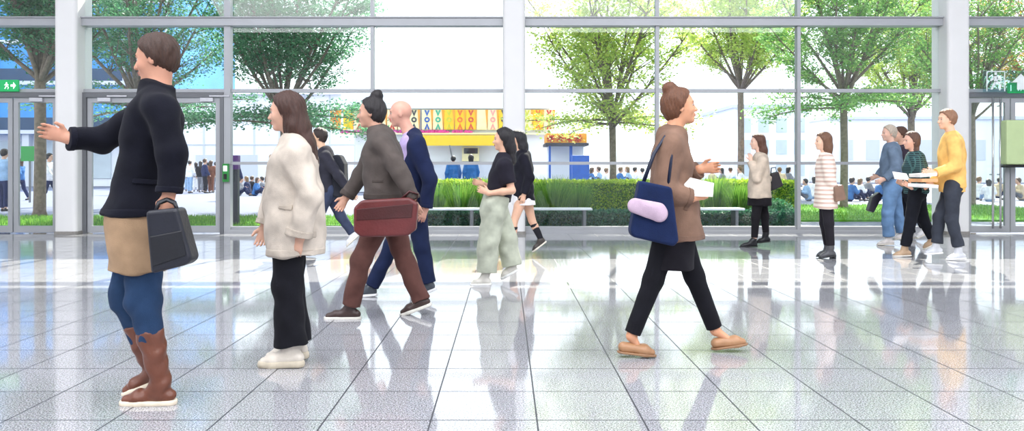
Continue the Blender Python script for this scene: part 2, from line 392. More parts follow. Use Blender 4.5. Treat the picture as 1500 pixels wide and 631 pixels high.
# ------------------------------------------------------------------ vegetation
def quads(P, n, u, sz):
    """leaf quads at P with half axes"""
    a = np.cross(n, u); a /= np.linalg.norm(a, axis=1, keepdims=True)+1e-9
    b = np.cross(n, a); sz = sz[:, None]
    return np.stack([P-a*sz, P+b*sz*.55, P+a*sz, P-b*sz*.55], 1).reshape(-1, 3)
def leaves(P, size, jitter=.4):
    n = rng.normal(size=P.shape); n[:, 2] = np.abs(n[:, 2])+jitter; n /= np.linalg.norm(n, axis=1, keepdims=True)
    u = rng.normal(size=P.shape); sz = rng.uniform(.7, 1.2, len(P))*size
    return quads(P, n, u, sz), np.arange(len(P)*4).reshape(-1, 4)
def tree(px, D, fork, top, spread, trunk_r, leaf, nl, label, seed, low=None, name='broadleaf_tree', leafsz=.055):
    r_ = random.Random(seed); e = empty(name, (PX(px, D), D, -.03), label=label, cat='tree')
    tm = MB(); z0 = fork
    tm.tube([(0, 0, 0), (0, 0, .15), (.02, 0, fork*.5), (0, .02, fork), (.0, 0, fork+.6)], [trunk_r*1.35, trunk_r*1.05, trunk_r*.95, trunk_r*.95, trunk_r*.5], 10)
    tm.build('trunk', M_['bark'], e, smooth=True)
    br = MB(); tips = []
    nlim = 15
    for i in range(nlim):
        az = 2*math.pi*(i/nlim)+r_.uniform(-.25, .25); inc = [.22, .5, .85][i % 3]*r_.uniform(.85, 1.15)
        L = (top-fork)/math.cos(inc)*.92 if inc < .6 else spread/math.sin(inc)*.95
        L = min(L, (top-fork)*1.05)
        p = Vector((0, 0, fork+r_.uniform(-.25, .35))); d = Vector((math.sin(inc)*math.cos(az), math.sin(inc)*math.sin(az), math.cos(inc)))
        pts = [p.copy()]; K = 7
        for k in range(K):
            d = (d+Vector((r_.uniform(-.1, .1), r_.uniform(-.1, .1), .05))).normalized(); p = p+d*L/K; pts.append(p.copy())
            if k >= 1:
                for q in range(3):
                    a2 = r_.uniform(0, 6.28); dd = (d*.55+Vector((math.cos(a2), math.sin(a2), r_.uniform(-.05, .45)))*.75).normalized()
                    l2 = L*.34*(1-.4*k/K)*r_.uniform(.6, 1.1); m = p+dd*l2*.5; t = m+(dd+Vector((0, 0, -.12))).normalized()*l2*.5
                    br.tube([p, m, t], [trunk_r*.16*(1-k/K)+.008, .009, .004], 5)
                    for f in (.35, .6, .8, 1): tips.append((p+(t-p)*f, l2*.3))
        br.tube(pts, [trunk_r*.42*(1-.85*k/K)+.006 for k in range(K+1)], 7)
    if low:                                             # low side limbs
        for i in range(9):
            az = 2*math.pi*i/9+r_.uniform(-.3, .3); L = spread*r_.uniform(.75, 1.05)
            p = Vector((0, 0, fork+r_.uniform(-.2, .1))); pts = [p]; rise = r_.uniform(.0, .35)
            for k in range(1, 6):
                q = p+Vector((math.cos(az), math.sin(az), rise))*L*k/5+Vector((r_.uniform(-.1, .1), r_.uniform(-.1, .1), -.03*k*k*L/5)); pts.append(q)
                for f in range(4): tips.append((q+Vector((r_.uniform(-.3, .3), r_.uniform(-.3, .3), r_.uniform(-.05, .15))), .32))
            br.tube(pts, [trunk_r*.3*(1-k/6)+.006 for k in range(6)], 6)
    br.build('branches', M_['bark'], e, smooth=True)
    C_ = np.array([tuple(t[0]) for t in tips]); R_ = np.array([t[1] for t in tips])
    idx = rng.integers(0, len(C_), nl); off = rng.normal(size=(nl, 3))*np.array([.62, .62, .28])
    P = C_[idx]+off*np.clip(R_[idx], .12, .4)[:, None]
    V, F = leaves(P, leafsz, .8)
    f = link('foliage', raw_mesh('foliage', V, F), M_[leaf], e); f['kind'] = 'stuff'
    return e
tree(416, 23.5, 2.7, 7.6, 3.3, .12, 'leafC', 46000, 'spreading green tree behind the head of the person in the off-white coat', 1, low=True)
tree(897, 22.5, 2.55, 7.4, 2.5, .1, 'leafB', 28000, 'slender tree growing out of the hedge left of the person in the brown coat', 2, low=True)
tree(1236, 25.5, 3.35, 8.2, 2.8, .115, 'leafA', 34000, 'fan branched tree standing on the lawn behind the person in the striped coat', 3, low=True)
tree(58, 21.5, 3.4, 7.6, 2.3, .15, 'leafC', 24000, 'dark trunked tree outside the left hand door', 4)
tree(205, 27, 3.3, 9.2, 3.6, .16, 'leafC', 36000, 'dense dark tree behind the person in the navy coat', 5, low=True)
tree(1425, 27, 3.1, 8.6, 2.3, .09, 'leafA', 16000, 'thin trunked tree seen through the right hand doors', 6)
tree(1085, 40, 5.2, 11.5, 3.9, .16, 'leafB', 32000, 'sunlit yellow green tree farther back right of the person in the brown coat', 8, leafsz=.08)
tree(1520, 31.5, 3.6, 9, 2.4, .13, 'leafG', 16000, 'golden leaved tree at the right edge', 9)
tree(1335, 33, 3.2, 9.5, 3.0, .14, 'leafB', 24000, 'pale green tree left of the right hand column', 10, leafsz=.07)
# hedge and ornamental grass planting
def leafbox(name, x0, x1, y0, y1, h, leaf, n, label, cat, sz=.03):
    e = empty(name, ((x0+x1)/2, (y0+y1)/2, -.03), label=label, cat=cat); dx = (x1-x0)/2; dy = (y1-y0)/2
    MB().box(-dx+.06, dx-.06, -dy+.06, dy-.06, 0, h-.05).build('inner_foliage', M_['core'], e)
    A = rng.random(n); P = np.stack([rng.uniform(-dx, dx, n), rng.uniform(-dy, dy, n), rng.uniform(0, h, n)], 1)
    top = A < .4; P[top, 2] = h+rng.normal(0, .025, top.sum()); fr = (A >= .4) & (A < .9); P[fr, 1] = -dy+rng.normal(0, .03, fr.sum())
    en = A >= .9; P[en, 0] = np.where(rng.random(en.sum()) < .5, -dx, dx)
    V, F = leaves(P, sz, .1); f = link('foliage', raw_mesh('foliage', V, F), M_[leaf], e); f['kind'] = 'stuff'
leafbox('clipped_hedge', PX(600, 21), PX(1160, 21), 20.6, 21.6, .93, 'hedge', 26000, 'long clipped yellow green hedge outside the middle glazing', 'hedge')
def clump(px, D, h, r, n, label, leaf='grass'):
    e = bpy.data.objects.new
    az = rng.uniform(0, 6.28, n); rr = np.sqrt(rng.random(n))*r*.45; L = rng.uniform(.65, 1.1, n)*h; lean = rng.uniform(.1, .75, n)*r*1.1
    h *= 1.18; w = .009; Vs = []; bx, by = rr*np.cos(az), rr*np.sin(az); tx, ty = np.cos(az), np.sin(az)
    rows = []
    for t in (0, .4, .75, 1):
        cx = bx+tx*lean*t**2; cy = by+ty*lean*t**2; z = L*(t-.18*t**3); ww = w*(1-t*.85)
        rows.append((np.stack([cx-ty*ww, cy+tx*ww, z], 1), np.stack([cx+ty*ww, cy-tx*ww, z], 1)))
    V = np.stack([v for r2 in rows for v in r2], 1).reshape(-1, 3); base = np.arange(n)[:, None]*8
    F = np.concatenate([base+np.array([2*k, 2*k+1, 2*k+3, 2*k+2]) for k in range(3)])
    o = link('ornamental_grass', raw_mesh('ornamental_grass', V, F), M_[leaf], None, loc=(PX(px, D), D, -.03))
    return tag(o, label, 'grass clump', 'ornamental grass clumps')
gp = [(640, 18.2, 1.15, .45, 'left of the person in khaki trousers'), (676, 17.4, 1.15, .5, 'nearest the left of the middle column'), (706, 18.8, 1.2, .45, 'behind the person in khaki trousers'),
      (812, 17.8, 1.25, .55, 'just right of the middle column'), (846, 18.9, 1.1, .5, 'second to the right of the middle column'), (778, 19.2, 1.1, .45, 'behind the dark jacket by the middle column'),
      (1010, 18.2, 1.1, .5, 'behind the brown coat sleeve'), (1048, 18.9, 1.25, .5, 'between brown coat and beige coat'), (1084, 18.0, 1.1, .45, 'left behind the person in the beige coat'), (620, 19.4, 1.0, .45, 'at the left end against the hedge')]
for px, D, h, r, t in gp: clump(px, D, h, r, 700, 'tall arching green ornamental grass clump '+t)
def shrub(px, D, h, r, label, leaf='leafA', n=2600):
    P = rng.normal(size=(n, 3)); P /= np.linalg.norm(P, axis=1, keepdims=True); P *= rng.uniform(.6, 1.05, (n, 1)); P *= np.array([r, r*.8, h*.5]); P[:, 2] += h*.5
    e = empty('low_shrub', (PX(px, D), D, -.03), label=label, cat='shrub', group='low shrubs')
    V, F = leaves(P, .03, .2); f = link('foliage', raw_mesh('foliage', V, F), M_[leaf], e); f['kind'] = 'stuff'
    m = MB()
    for k in range(7):
        a = k*.9; m.tube([(0, 0, 0), (r*.5*math.cos(a), r*.4*math.sin(a), h*.75)], [.012, .004], 5)
    m.build('stems', M_['bark'], e)
for px, D, h, r, t in ((1135, 17.6, .6, .4, 'behind the legs of the person in the beige coat'), (1110, 18.8, .7, .4, 'beside the grass left of the beige coat')):
    shrub(px, D, h, r, 'low leafy green shrub '+t, 'leafC')
M_['ground']=leaf_mat('groundcover_leaves', (30, 84, 66), (84, 142, 104), .35)
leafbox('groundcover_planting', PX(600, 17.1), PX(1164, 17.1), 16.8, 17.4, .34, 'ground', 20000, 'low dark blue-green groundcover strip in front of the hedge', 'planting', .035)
# garden benches seen as pale strips low behind the glass
def bench(px, D, w, label):
    e = empty('garden_bench', (PX(px, D), D, 0), label=label, cat='bench', group='garden benches')
    b = MB()
    for k in range(4): b.box(-w/2, w/2, -.2+k*.1, -.12+k*.1, .38, .42)
    b.build('seat', M_['facadew'], e, .004)
    for x in (-w/2+.15, w/2-.15): MB().box(x-.03, x+.03, -.17, .17, -.03, .38).build('leg', M_['aludk'], e)
bench(812, 16.5, 1.5, 'low pale bench outside the glass right of the middle column')
bench(655, 16.5, 1.3, 'low pale bench outside the glass left of the middle column')
bench(1040, 16.5, 1.3, 'low pale bench outside the glass left of the person in beige')

# ------------------------------------------------------------------ buildings
e = empty('blue_glass_building', (PX(95, 60), 60, 0), label='blue glazed office building behind the trees at upper left', cat='building')
x0, x1 = PX(-190, 60)-e.location.x, PX(252, 60)-e.location.x
zb = PZ(196, 60)
MB().box(x0, x1, 0, 14, zb, 26).build('upper_storeys', M_['bluepanel'], e)
MB().box(x0+1, x1-1, 1.5, 13, 0, zb).build('ground_storey', M_['facadew'], e)
b = MB(); x = x0
while x < x1: b.box(x, x+.18, -.12, .0, zb, 26); x += 3.1
for z in (zb, zb+2.9, zb+3.6, zb+6.6, zb+9.6, zb+12.6): b.box(x0, x1, -.16, 0, z, z+.28)
b.build('glazing_bars', M_['facadeg'], e)
b = MB()
for z in (zb+.3, zb+3.9, zb+9.9): b.box(x0, x1, -.05, .0, z, z+.9)
b.build('spandrel', M_['bluedark'], e)
for x in np.arange(x0+2, x1-1, 3.2): MB().box(x, x+2.2, 1.4, 1.52, .6, zb-.5).build('window', M_['winpane'], e)
for x in (x0+.4, (x0+x1)/2, x1-.6): MB().box(x, x+.5, .1, .6, 0, zb).build('pillar', M_['facadeg'], e)
e = empty('white_pavilion', (PX(360, 58), 58, 0), label='long white panelled building behind the crowd at left', cat='building')
x0, x1 = PX(262, 58)-e.location.x, PX(520, 58)-e.location.x
MB().box(x0, x1, 0, 10, 0, PZ(139, 58)).build('wall', M_['facadew'], e)
b = MB()
for k in range(8): xx = x0+(x1-x0)*k/7; b.box(xx-.06, xx+.06, -.05, 0, 0, PZ(139, 58))
b.box(x0, x1, -.06, 0, 3.0, 3.08); b.build('panel_joints', M_['facadeg'], e)
for k in range(4): xx = x0+1.2+k*3; MB().box(xx, xx+1.4, -.04, .02, .05, 2.3).build('window', M_['facadeg'], e)
MB().box(x0-.3, x1+.3, -.5, 10, PZ(139, 58), PZ(139, 58)+.3).build('roof', M_['facadew'], e)
e = empty('lattice_mast', (PX(253, 44), 44, 0), label='grey lattice mast right of the person in the navy coat', cat='mast')
b = MB()
for dx in (-.35, .35): b.box(dx-.06, dx+.06, -.06, .06, 0, 4.7)
for k in range(8): b.tube([(-.35, 0, .2+k*.56), (.35, 0, .76+k*.56)], .035, 6)
b.build('lattice', M_['aludk'], e); MB().box(-.5, .5, -.1, .1, 4.6, 4.8).build('mast_head', M_['aludk'], e)
def sign_post(px, D, py, w, h, label, m='green'):
    e = empty('notice_board', (PX(px, D), D, 0), label=label, cat='sign'); z = PZ(py, D)
    MB().box(-w/2, w/2, -.03, .03, z-h/2, z+h/2).build('board', M_[m], e); MB().tube([(0, .03, 0), (0, .03, z+h/2)], .04).build('post', M_['aludk'], e)
sign_post(241, 38, 224, .9, .7, 'green notice board outside right of the navy coat'); sign_post(43, 30, 225, .6, .55, 'green notice board outside the far left door')
e = empty('purple_bin_cap', (PX(345, 17.5), 17.5, 0)); tag(e, 'slim purple topped litter post outside just right of the double door', 'litter post')
e.name = 'litter_post'
MB().box(-.07, .07, -.07, .07, -.03, 1.2).build('post', M_['navyp'], e, .01); MB().box(-.08, .08, -.08, .08, 1.2, 1.5).build('cap', M_['purple'], e, .01)
e = empty('white_office_building', (PX(1130, 75), 75, 0), label='pale building with grey windows behind the person in the beige coat', cat='building')
x0, x1 = PX(1075, 75)-e.location.x, PX(1185, 75)-e.location.x; zt = PZ(158, 75)
MB().box(x0, x1, 0, 12, 0, zt).build('wall', M_['facadew'], e); MB().box(x0-.2, x1+.2, -.2, 12, zt, zt+.3).build('roof', M_['facadeg'], e)
for r in range(3):
    for c in range(4):
        xx = x0+.6+c*1.65; zz = .7+r*2.0; MB().box(xx, xx+.95, -.05, .05, zz, zz+1.3).build('window', M_['winpane'], e)
e = empty('pale_apartment_building', (PX(1330, 80), 80, 0), label='long pale building beyond the lawn at right', cat='building')
x0, x1 = PX(1215, 80)-e.location.x, PX(1700, 80)-e.location.x
MB().box(x0, x1, 0, 12, 0, 6.2).build('wall', M_['facadew'], e); MB().box(x0-.2, x1+.2, -.3, 12, 6.2, 6.5).build('roof', M_['facadeg'], e)
for c in range(12): xx = x0+1+c*2.6; MB().box(xx, xx+1.3, -.05, .05, 2.2, 4.2).build('window', M_['facadeg'], e)

# ------------------------------------------------------------------ food stall with patterned boards
SD = 45.0
M_['shadew'] = M_['facadew']
e = empty('food_stall', (PX(640, SD), SD, 0), label='long white food stall with yellow patterned boards and yellow awning', cat='market stall'); ex = e.location.x
def sx(p): return PX(p, SD)-ex
def sz(p): return PZ(p, SD)
MB().box(sx(520), sx(806), .1, 3.5, 0, sz(137)).build('stall_wall', M_['facadew'], e)
MB().box(sx(500), sx(806), -.1, .1, sz(159), sz(138)).build('fascia', M_['facadew'], e)
bd = [(492, 'orange', 'oran2'), (511, 'yellow', 'ygreen'), (527, 'cream', 'red'), (543, 'orange', 'oran2'), (559, 'cream', 'pink'), (575, 'cream', 'red'), (591, 'cream', 'navyp'), (607, 'cream', 'navyp'), (626, 'cream', 'blue'),
      (642, 'cream', 'teal'), (658, 'yellow', 'ygreen'), (674, 'yellow', 'oran2'), (690, 'yellow', 'red'), (706, 'cream', 'cream'), (722, 'cream', 'pink'), (738, 'yellow', 'navyp'), (754, 'cream', 'cream'), (772, 'cream', 'ygreen'), (788, 'yellow', 'oran2'), (804, 'cream', 'red')]
zt, zb = sz(161), sz(190); hh = zt-zb
for px, bgm, fg in bd:
    xa, xb_ = sx(px-7.4), sx(px+7.4); xm = (xa+xb_)/2; wq = xb_-xa
    o = MB().box(xa, xb_, -.16, -.1, zb, zt).build('patterned_board', M_[bgm], e)
    m = MB(); y0, y1 = -.19, -.16; t = .075; hw_ = wq*.27
    for sg, zc, z1 in ((1, zt-hh*.27, zt-hh*.02), (1, zb+hh*.0, zb+hh*.27)):
        pass
    m.prism([(xm-hw_, zt-.02), (xm-hw_+t*1.4, zt-.02), (xm, zt-hh*.2), (xm+hw_-t*1.4, zt-.02), (xm+hw_, zt-.02), (xm, zt-hh*.33)], y0, y1)
    m.prism([(xm-hw_, zb+.02), (xm, zb+hh*.33), (xm+hw_, zb+.02), (xm+hw_-t*1.4, zb+.02), (xm, zb+hh*.2), (xm-hw_+t*1.4, zb+.02)], y0, y1)
    zc = (zt+zb)/2; ro, ri = wq*.27, wq*.13
    for k in range(12):
        a0, a1 = 2*math.pi*k/12, 2*math.pi*(k+1)/12
        m.prism([(xm+ro*math.cos(a0), zc+ro*math.sin(a0)), (xm+ro*math.cos(a1), zc+ro*math.sin(a1)), (xm+ri*math.cos(a1), zc+ri*math.sin(a1)), (xm+ri*math.cos(a0), zc+ri*math.sin(a0))], y0, y1)
    m.build('ornament', M_[fg], o)
    MB().prism([(xb_, zb), (xb_+.06, zt), (xb_-.08, zt)], -.21, -.1).build('board_divider', M_['orange'], e)
MB().box(sx(500), sx(806), -.35, 0, sz(197), sz(195)).build('flower_shelf', M_['cream'], e)
fl = MB()
for k in range(120):
    x = rng.uniform(sx(502), sx(690)); fl.box(x-.07, x+.07, -.35, -.2, sz(195), sz(193)+rng.uniform(0, .1), rng.uniform(0, 3))
o = fl.build('flower_row', M_['magenta'], e); o['kind'] = 'stuff'
MB().prism([(sx(615), sz(200)), (sx(740), sz(200)), (sx(740), sz(214)), (sx(615), sz(214))], -1.0, -.9).build('awning_valance', M_['yellow'], e)
MB().box(sx(615), sx(740), -1.0, 0, sz(200), sz(199)).build('awning_top', M_['yellow'], e)
MB().box(sx(560), sx(740), -.7, -.1, 0, sz(240)).build('counter', M_['facadeg'], e)
MB().box(sx(677), sx(702), -.25, -.1, sz(236), sz(215)).build('menu_board', M_['cream'], e); MB().box(sx(680), sx(700), -.3, -.25, sz(225), sz(217)).build('serving_hatch', M_['navyp'], e)
e = empty('orange_kiosk', (PX(826, 40), 40, 0), label='kiosk with orange star patterned band and blue post behind the slender tree', cat='kiosk'); ex = e.location.x
def kx(p): return PX(p, 40)-ex
def kz(p): return PZ(p, 40)
MB().box(kx(800), kx(858), -.6, 2, kz(210), kz(196)).build('patterned_band', M_['orange'], e)
MB().box(kx(798), kx(860), -.9, 2, kz(214), kz(210)).build('roof_edge', M_['navyp'], e)
m = MB()
for px in (806, 819, 832, 845):
    for k in range(4):
        a = k*math.pi/4; r = .2; c, s_ = math.cos(a), math.sin(a); cx, cz = kx(px), kz(203)
        m.prism([(cx-c*r-s_*.03, cz-s_*r+c*.03), (cx-c*r+s_*.03, cz-s_*r-c*.03), (cx+c*r+s_*.03, cz+s_*r-c*.03), (cx+c*r-s_*.03, cz+s_*r+c*.03)], -.66, -.6)
m.build('star_ornament', M_['red'], e)
MB().box(kx(804), kx(856), .4, 1.8, 0, kz(210)).build('kiosk_wall', M_['facadew'], e)
MB().box(kx(833), kx(837), -.6, -.45, 0, kz(210)).build('post', M_['blue'], e)
MB().box(kx(803), kx(806), -.6, -.45, 0, kz(210)).build('post', M_['blue'], e)
o = MB().box(-.35, .35, -.3, .3, -.03, kz(231)).build('blue_cabinet', M_['blue'], None, .02); o.location = (PX(850, 34), 34, 0); tag(o, 'bright blue cabinet standing behind the hedge near the slender tree', 'cabinet')
e = empty('closed_parasol', (PX(662, 36), 36, 0), label='tilted grey parasol pole in front of the white stall', cat='parasol')
MB().tube([(.35, 0, 0), (-.1, 0, 2.3)], .03).build('pole', M_['aludk'], e); MB().box(.1, .6, -.25, .25, -.03, .08).build('base', M_['black'], e)
# ================================================================== people: signed-distance bodies, meshed as one surface each
def U(v): v = np.asarray(v, float); return v/(np.linalg.norm(v)+1e-9)
def V3(*a): return np.array(a, float)
class Cone:
    """tapered capsule a->b, radius ra->rb, cross section q times wider along L; optional half-space cuts (p, n)"""
    def __init__(s, a, b, ra, rb, L=(0, 1, 0), qa=1, qb=None, cuts=(), k=.02):
        s.a = V3(*a); s.b = V3(*b); s.ra = ra; s.rb = rb; s.qa = qa; s.qb = qa if qb is None else qb
        ax = U(s.b-s.a) if np.linalg.norm(s.b-s.a) > 1e-6 else V3(0, 0, 1)
        L = V3(*L); L = L-ax*L.dot(ax); s.L = U(L) if np.linalg.norm(L) > 1e-3 else U(np.cross(ax, (1, 0, 0)))
        s.cuts = [(V3(*p), U(n)) for p, n in cuts]; s.k = k
        m = max(ra*max(1, s.qa), rb*max(1, s.qb))
        s.lo = np.minimum(s.a, s.b)-m; s.hi = np.maximum(s.a, s.b)+m
    def d(s, X, Y, Z):
        ba = s.b-s.a; L2 = ba.dot(ba)+1e-12
        px, py, pz = X-s.a[0], Y-s.a[1], Z-s.a[2]
        t = np.clip((px*ba[0]+py*ba[1]+pz*ba[2])/L2, 0, 1)
        vx, vy, vz = px-t*ba[0], py-t*ba[1], pz-t*ba[2]
        v2 = vx*vx+vy*vy+vz*vz
        if s.qa != 1 or s.qb != 1:
            l = vx*s.L[0]+vy*s.L[1]+vz*s.L[2]; q = s.qa+(s.qb-s.qa)*t
            v2 = v2-l*l*(1-1/(q*q))
        d = np.sqrt(np.maximum(v2, 0))-(s.ra+(s.rb-s.ra)*t)
        for p, n in s.cuts: d = np.maximum(d, (X-p[0])*n[0]+(Y-p[1])*n[1]+(Z-p[2])*n[2])
        return d
class Ell:
    def __init__(s, c, r, R=None, cuts=(), k=.02):
        s.c = V3(*c); s.r = V3(*r); s.R = np.eye(3) if R is None else np.array(R)      # rows = local axes
        s.cuts = [(V3(*p), U(n)) for p, n in cuts]; s.k = k; m = max(r); s.lo = s.c-m; s.hi = s.c+m
    def d(s, X, Y, Z):
        px, py, pz = X-s.c[0], Y-s.c[1], Z-s.c[2]; k0 = 0; k1 = 0
        for i in range(3):
            q = (px*s.R[i][0]+py*s.R[i][1]+pz*s.R[i][2])/s.r[i]; k0 = k0+q*q; k1 = k1+(q/s.r[i])**2
        k0 = np.sqrt(k0); d = k0*(k0-1)/(np.sqrt(k1)+1e-9)
        for p, n in s.cuts: d = np.maximum(d, (X-p[0])*n[0]+(Y-p[1])*n[1]+(Z-p[2])*n[2])
        return d
class Box3:
    def __init__(s, c, h, R=None, r=.01, k=.005):
        s.c = V3(*c); s.h = V3(*h); s.R = np.eye(3) if R is None else np.array(R); s.r = r; s.k = k; s.cuts = []
        m = np.linalg.norm(h); s.lo = s.c-m; s.hi = s.c+m
    def d(s, X, Y, Z):
        px, py, pz = X-s.c[0], Y-s.c[1], Z-s.c[2]; o = 0; mx = None
        for i in range(3):
            q = np.abs(px*s.R[i][0]+py*s.R[i][1]+pz*s.R[i][2])-(s.h[i]-s.r); o = o+np.maximum(q, 0)**2
            mx = q if mx is None else np.maximum(mx, q)
        return np.sqrt(o)+np.minimum(mx, 0)-s.r
EDG = [((0, 0, 0), (1, 0, 0)), ((0, 1, 0), (1, 1, 0)), ((0, 0, 1), (1, 0, 1)), ((0, 1, 1), (1, 1, 1)), ((0, 0, 0), (0, 1, 0)), ((1, 0, 0), (1, 1, 0)),
       ((0, 0, 1), (0, 1, 1)), ((1, 0, 1), (1, 1, 1)), ((0, 0, 0), (0, 0, 1)), ((1, 0, 0), (1, 0, 1)), ((0, 1, 0), (0, 1, 1)), ((1, 1, 0), (1, 1, 1))]
def nets(F, org, h):
    nx, ny, nz = F.shape; s = F < 0
    c = s[:-1, :-1, :-1].astype(np.int8)
    for dx, dy, dz in ((1, 0, 0), (0, 1, 0), (1, 1, 0), (0, 0, 1), (1, 0, 1), (0, 1, 1), (1, 1, 1)):
        c += s[dx:nx-1+dx, dy:ny-1+dy, dz:nz-1+dz]
    I, J, K = np.nonzero((c > 0) & (c < 8)); ids = np.full((nx-1, ny-1, nz-1), -1, np.int32); ids[I, J, K] = np.arange(len(I))
    acc = np.zeros((len(I), 3)); cnt = np.zeros(len(I))
    for a, b in EDG:
        fa = F[I+a[0], J+a[1], K+a[2]]; fb = F[I+b[0], J+b[1], K+b[2]]; m = (fa < 0) != (fb < 0)
        t = np.where(m, fa/(np.where(m, fa-fb, 1)), 0)
        for ax in range(3): acc[:, ax] += np.where(m, a[ax]+t*(b[ax]-a[ax]), 0)
        cnt += m
    P = org+h*(np.stack([I, J, K], 1)+acc/cnt[:, None]); Q = []
    for ax in range(3):
        o1, o2 = [q for q in range(3) if q != ax]
        sl0 = [slice(1, -1)]*3; sl0[ax] = slice(0, -1); sl1 = [slice(1, -1)]*3; sl1[ax] = slice(1, None)
        A = s[tuple(sl0)]; B = s[tuple(sl1)]; e = np.nonzero(A != B)
        pos = [e[0]+(0 if ax == 0 else 1), e[1]+(0 if ax == 1 else 1), e[2]+(0 if ax == 2 else 1)]
        def g(d1, d2):
            q = [x.copy() for x in pos]; q[o1] += d1; q[o2] += d2; return ids[q[0], q[1], q[2]]
        f = np.stack([g(-1, -1), g(0, -1), g(0, 0), g(-1, 0)], 1); flip = ~A[e]
        if ax == 1: flip = ~flip
        f[flip] = f[flip][:, ::-1]; Q.append(f)
    Q = np.concatenate(Q); Q = Q[(Q >= 0).all(1)]
    a, b, c, d = (P[Q[:, i]] for i in range(4))
    if (a*np.cross(b, c)).sum()+(a*np.cross(c, d)).sum() < 0: Q = Q[:, ::-1]
    return P, Q
def sdf(name, prims, h, m, parent=None, subs=(), fold=0, foldf=1, seed=0, mask=None, inter=(), grow=0):
    lo = np.min([p.lo for p in prims], 0)-3*h-.01; hi = np.max([p.hi for p in prims], 0)+3*h+.01
    if inter: lo = np.maximum(lo, np.min([p.lo for p in inter], 0)-3*h); hi = np.minimum(hi, np.max([p.hi for p in inter], 0)+3*h)
    n = np.ceil((hi-lo)/h).astype(int)+1; F = np.full(n, .25, np.float32)
    ax = [lo[i]+h*np.arange(n[i]) for i in range(3)]
    def reg(p, pad):
        i0 = np.maximum(np.floor((p.lo-pad-lo)/h).astype(int), 0); i1 = np.minimum(np.ceil((p.hi+pad-lo)/h).astype(int)+1, n)
        if (i1 <= i0).any(): return None
        return tuple(slice(a, b) for a, b in zip(i0, i1)), [ax[0][i0[0]:i1[0], None, None], ax[1][None, i0[1]:i1[1], None], ax[2][None, None, i0[2]:i1[2]]]
    for p in prims:
        r = reg(p, p.k+3*h+grow)
        if not r: continue
        sl, g = r; d = p.d(*g); f = F[sl]; k = p.k
        hh = np.maximum(k-np.abs(f-d), 0)/k; F[sl] = np.minimum(f, d)-hh*hh*k*.25
    for p in subs:
        r = reg(p, p.k+2*h)
        if not r: continue
        sl, g = r; d = -p.d(*g); f = F[sl]; k = p.k
        hh = np.maximum(k-np.abs(f-d), 0)/k; F[sl] = np.maximum(f, d)+hh*hh*k*.25
    if inter:
        F = F-grow; I_ = np.full(F.shape, 9., np.float32)
        for p in inter: I_ = np.minimum(I_, p.d(ax[0][:, None, None], ax[1][None, :, None], ax[2][None, None, :]))
        F = np.maximum(F, I_)
        F[[0, -1]] = .1; F[:, [0, -1]] = .1; F[:, :, [0, -1]] = .1
    P, Q = nets(F, lo, h)
    if fold:
        N = np.zeros_like(P); a, b, c, d = (P[Q[:, i]] for i in range(4)); fn = np.cross(c-a, d-b)
        for i in range(4):
            for x in range(3): N[:, x] += np.bincount(Q[:, i], fn[:, x], len(P))
        N /= np.linalg.norm(N, axis=1, keepdims=True)+1e-9
        x, y, z = P.T; f = foldf; sd = seed*1.7
        wv = np.sin(z*34*f+2.2*np.sin(x*17*f+sd)+1.6*np.sin(y*19*f+sd*2))*.55+np.sin(z*13*f+x*21*f+2*np.sin(y*9+sd))*.5+np.sin(x*31*f-z*9*f+sd+2*np.sin(z*11+sd))*.35
        wv = np.sign(wv)*np.abs(wv)**1.3
        am = fold if mask is None else fold*mask(P)
        P = P+N*(wv*am)[:, None]
    me = raw_mesh(name, P, Q); return link(name, me, m, parent, smooth=True)
MATC = {}
def FM(kind, rgb):
    k = (kind, rgb)
    if k not in MATC: MATC[k] = {'f': fabric, 's': skin_mat, 'h': hair_mat, 'l': lambda n, c: mat(n, c, .35, 0, .15, 8, .15, 60)}[kind]({'f': 'cloth', 's': 'skin', 'h': 'hair', 'l': 'leather'}[kind]+'_%d_%d_%d' % rgb, rgb)
    return MATC[k]
EYEW = mat('eye_white', (180, 172, 166), .3); EYED = mat('eye_iris', (48, 32, 24), .2)
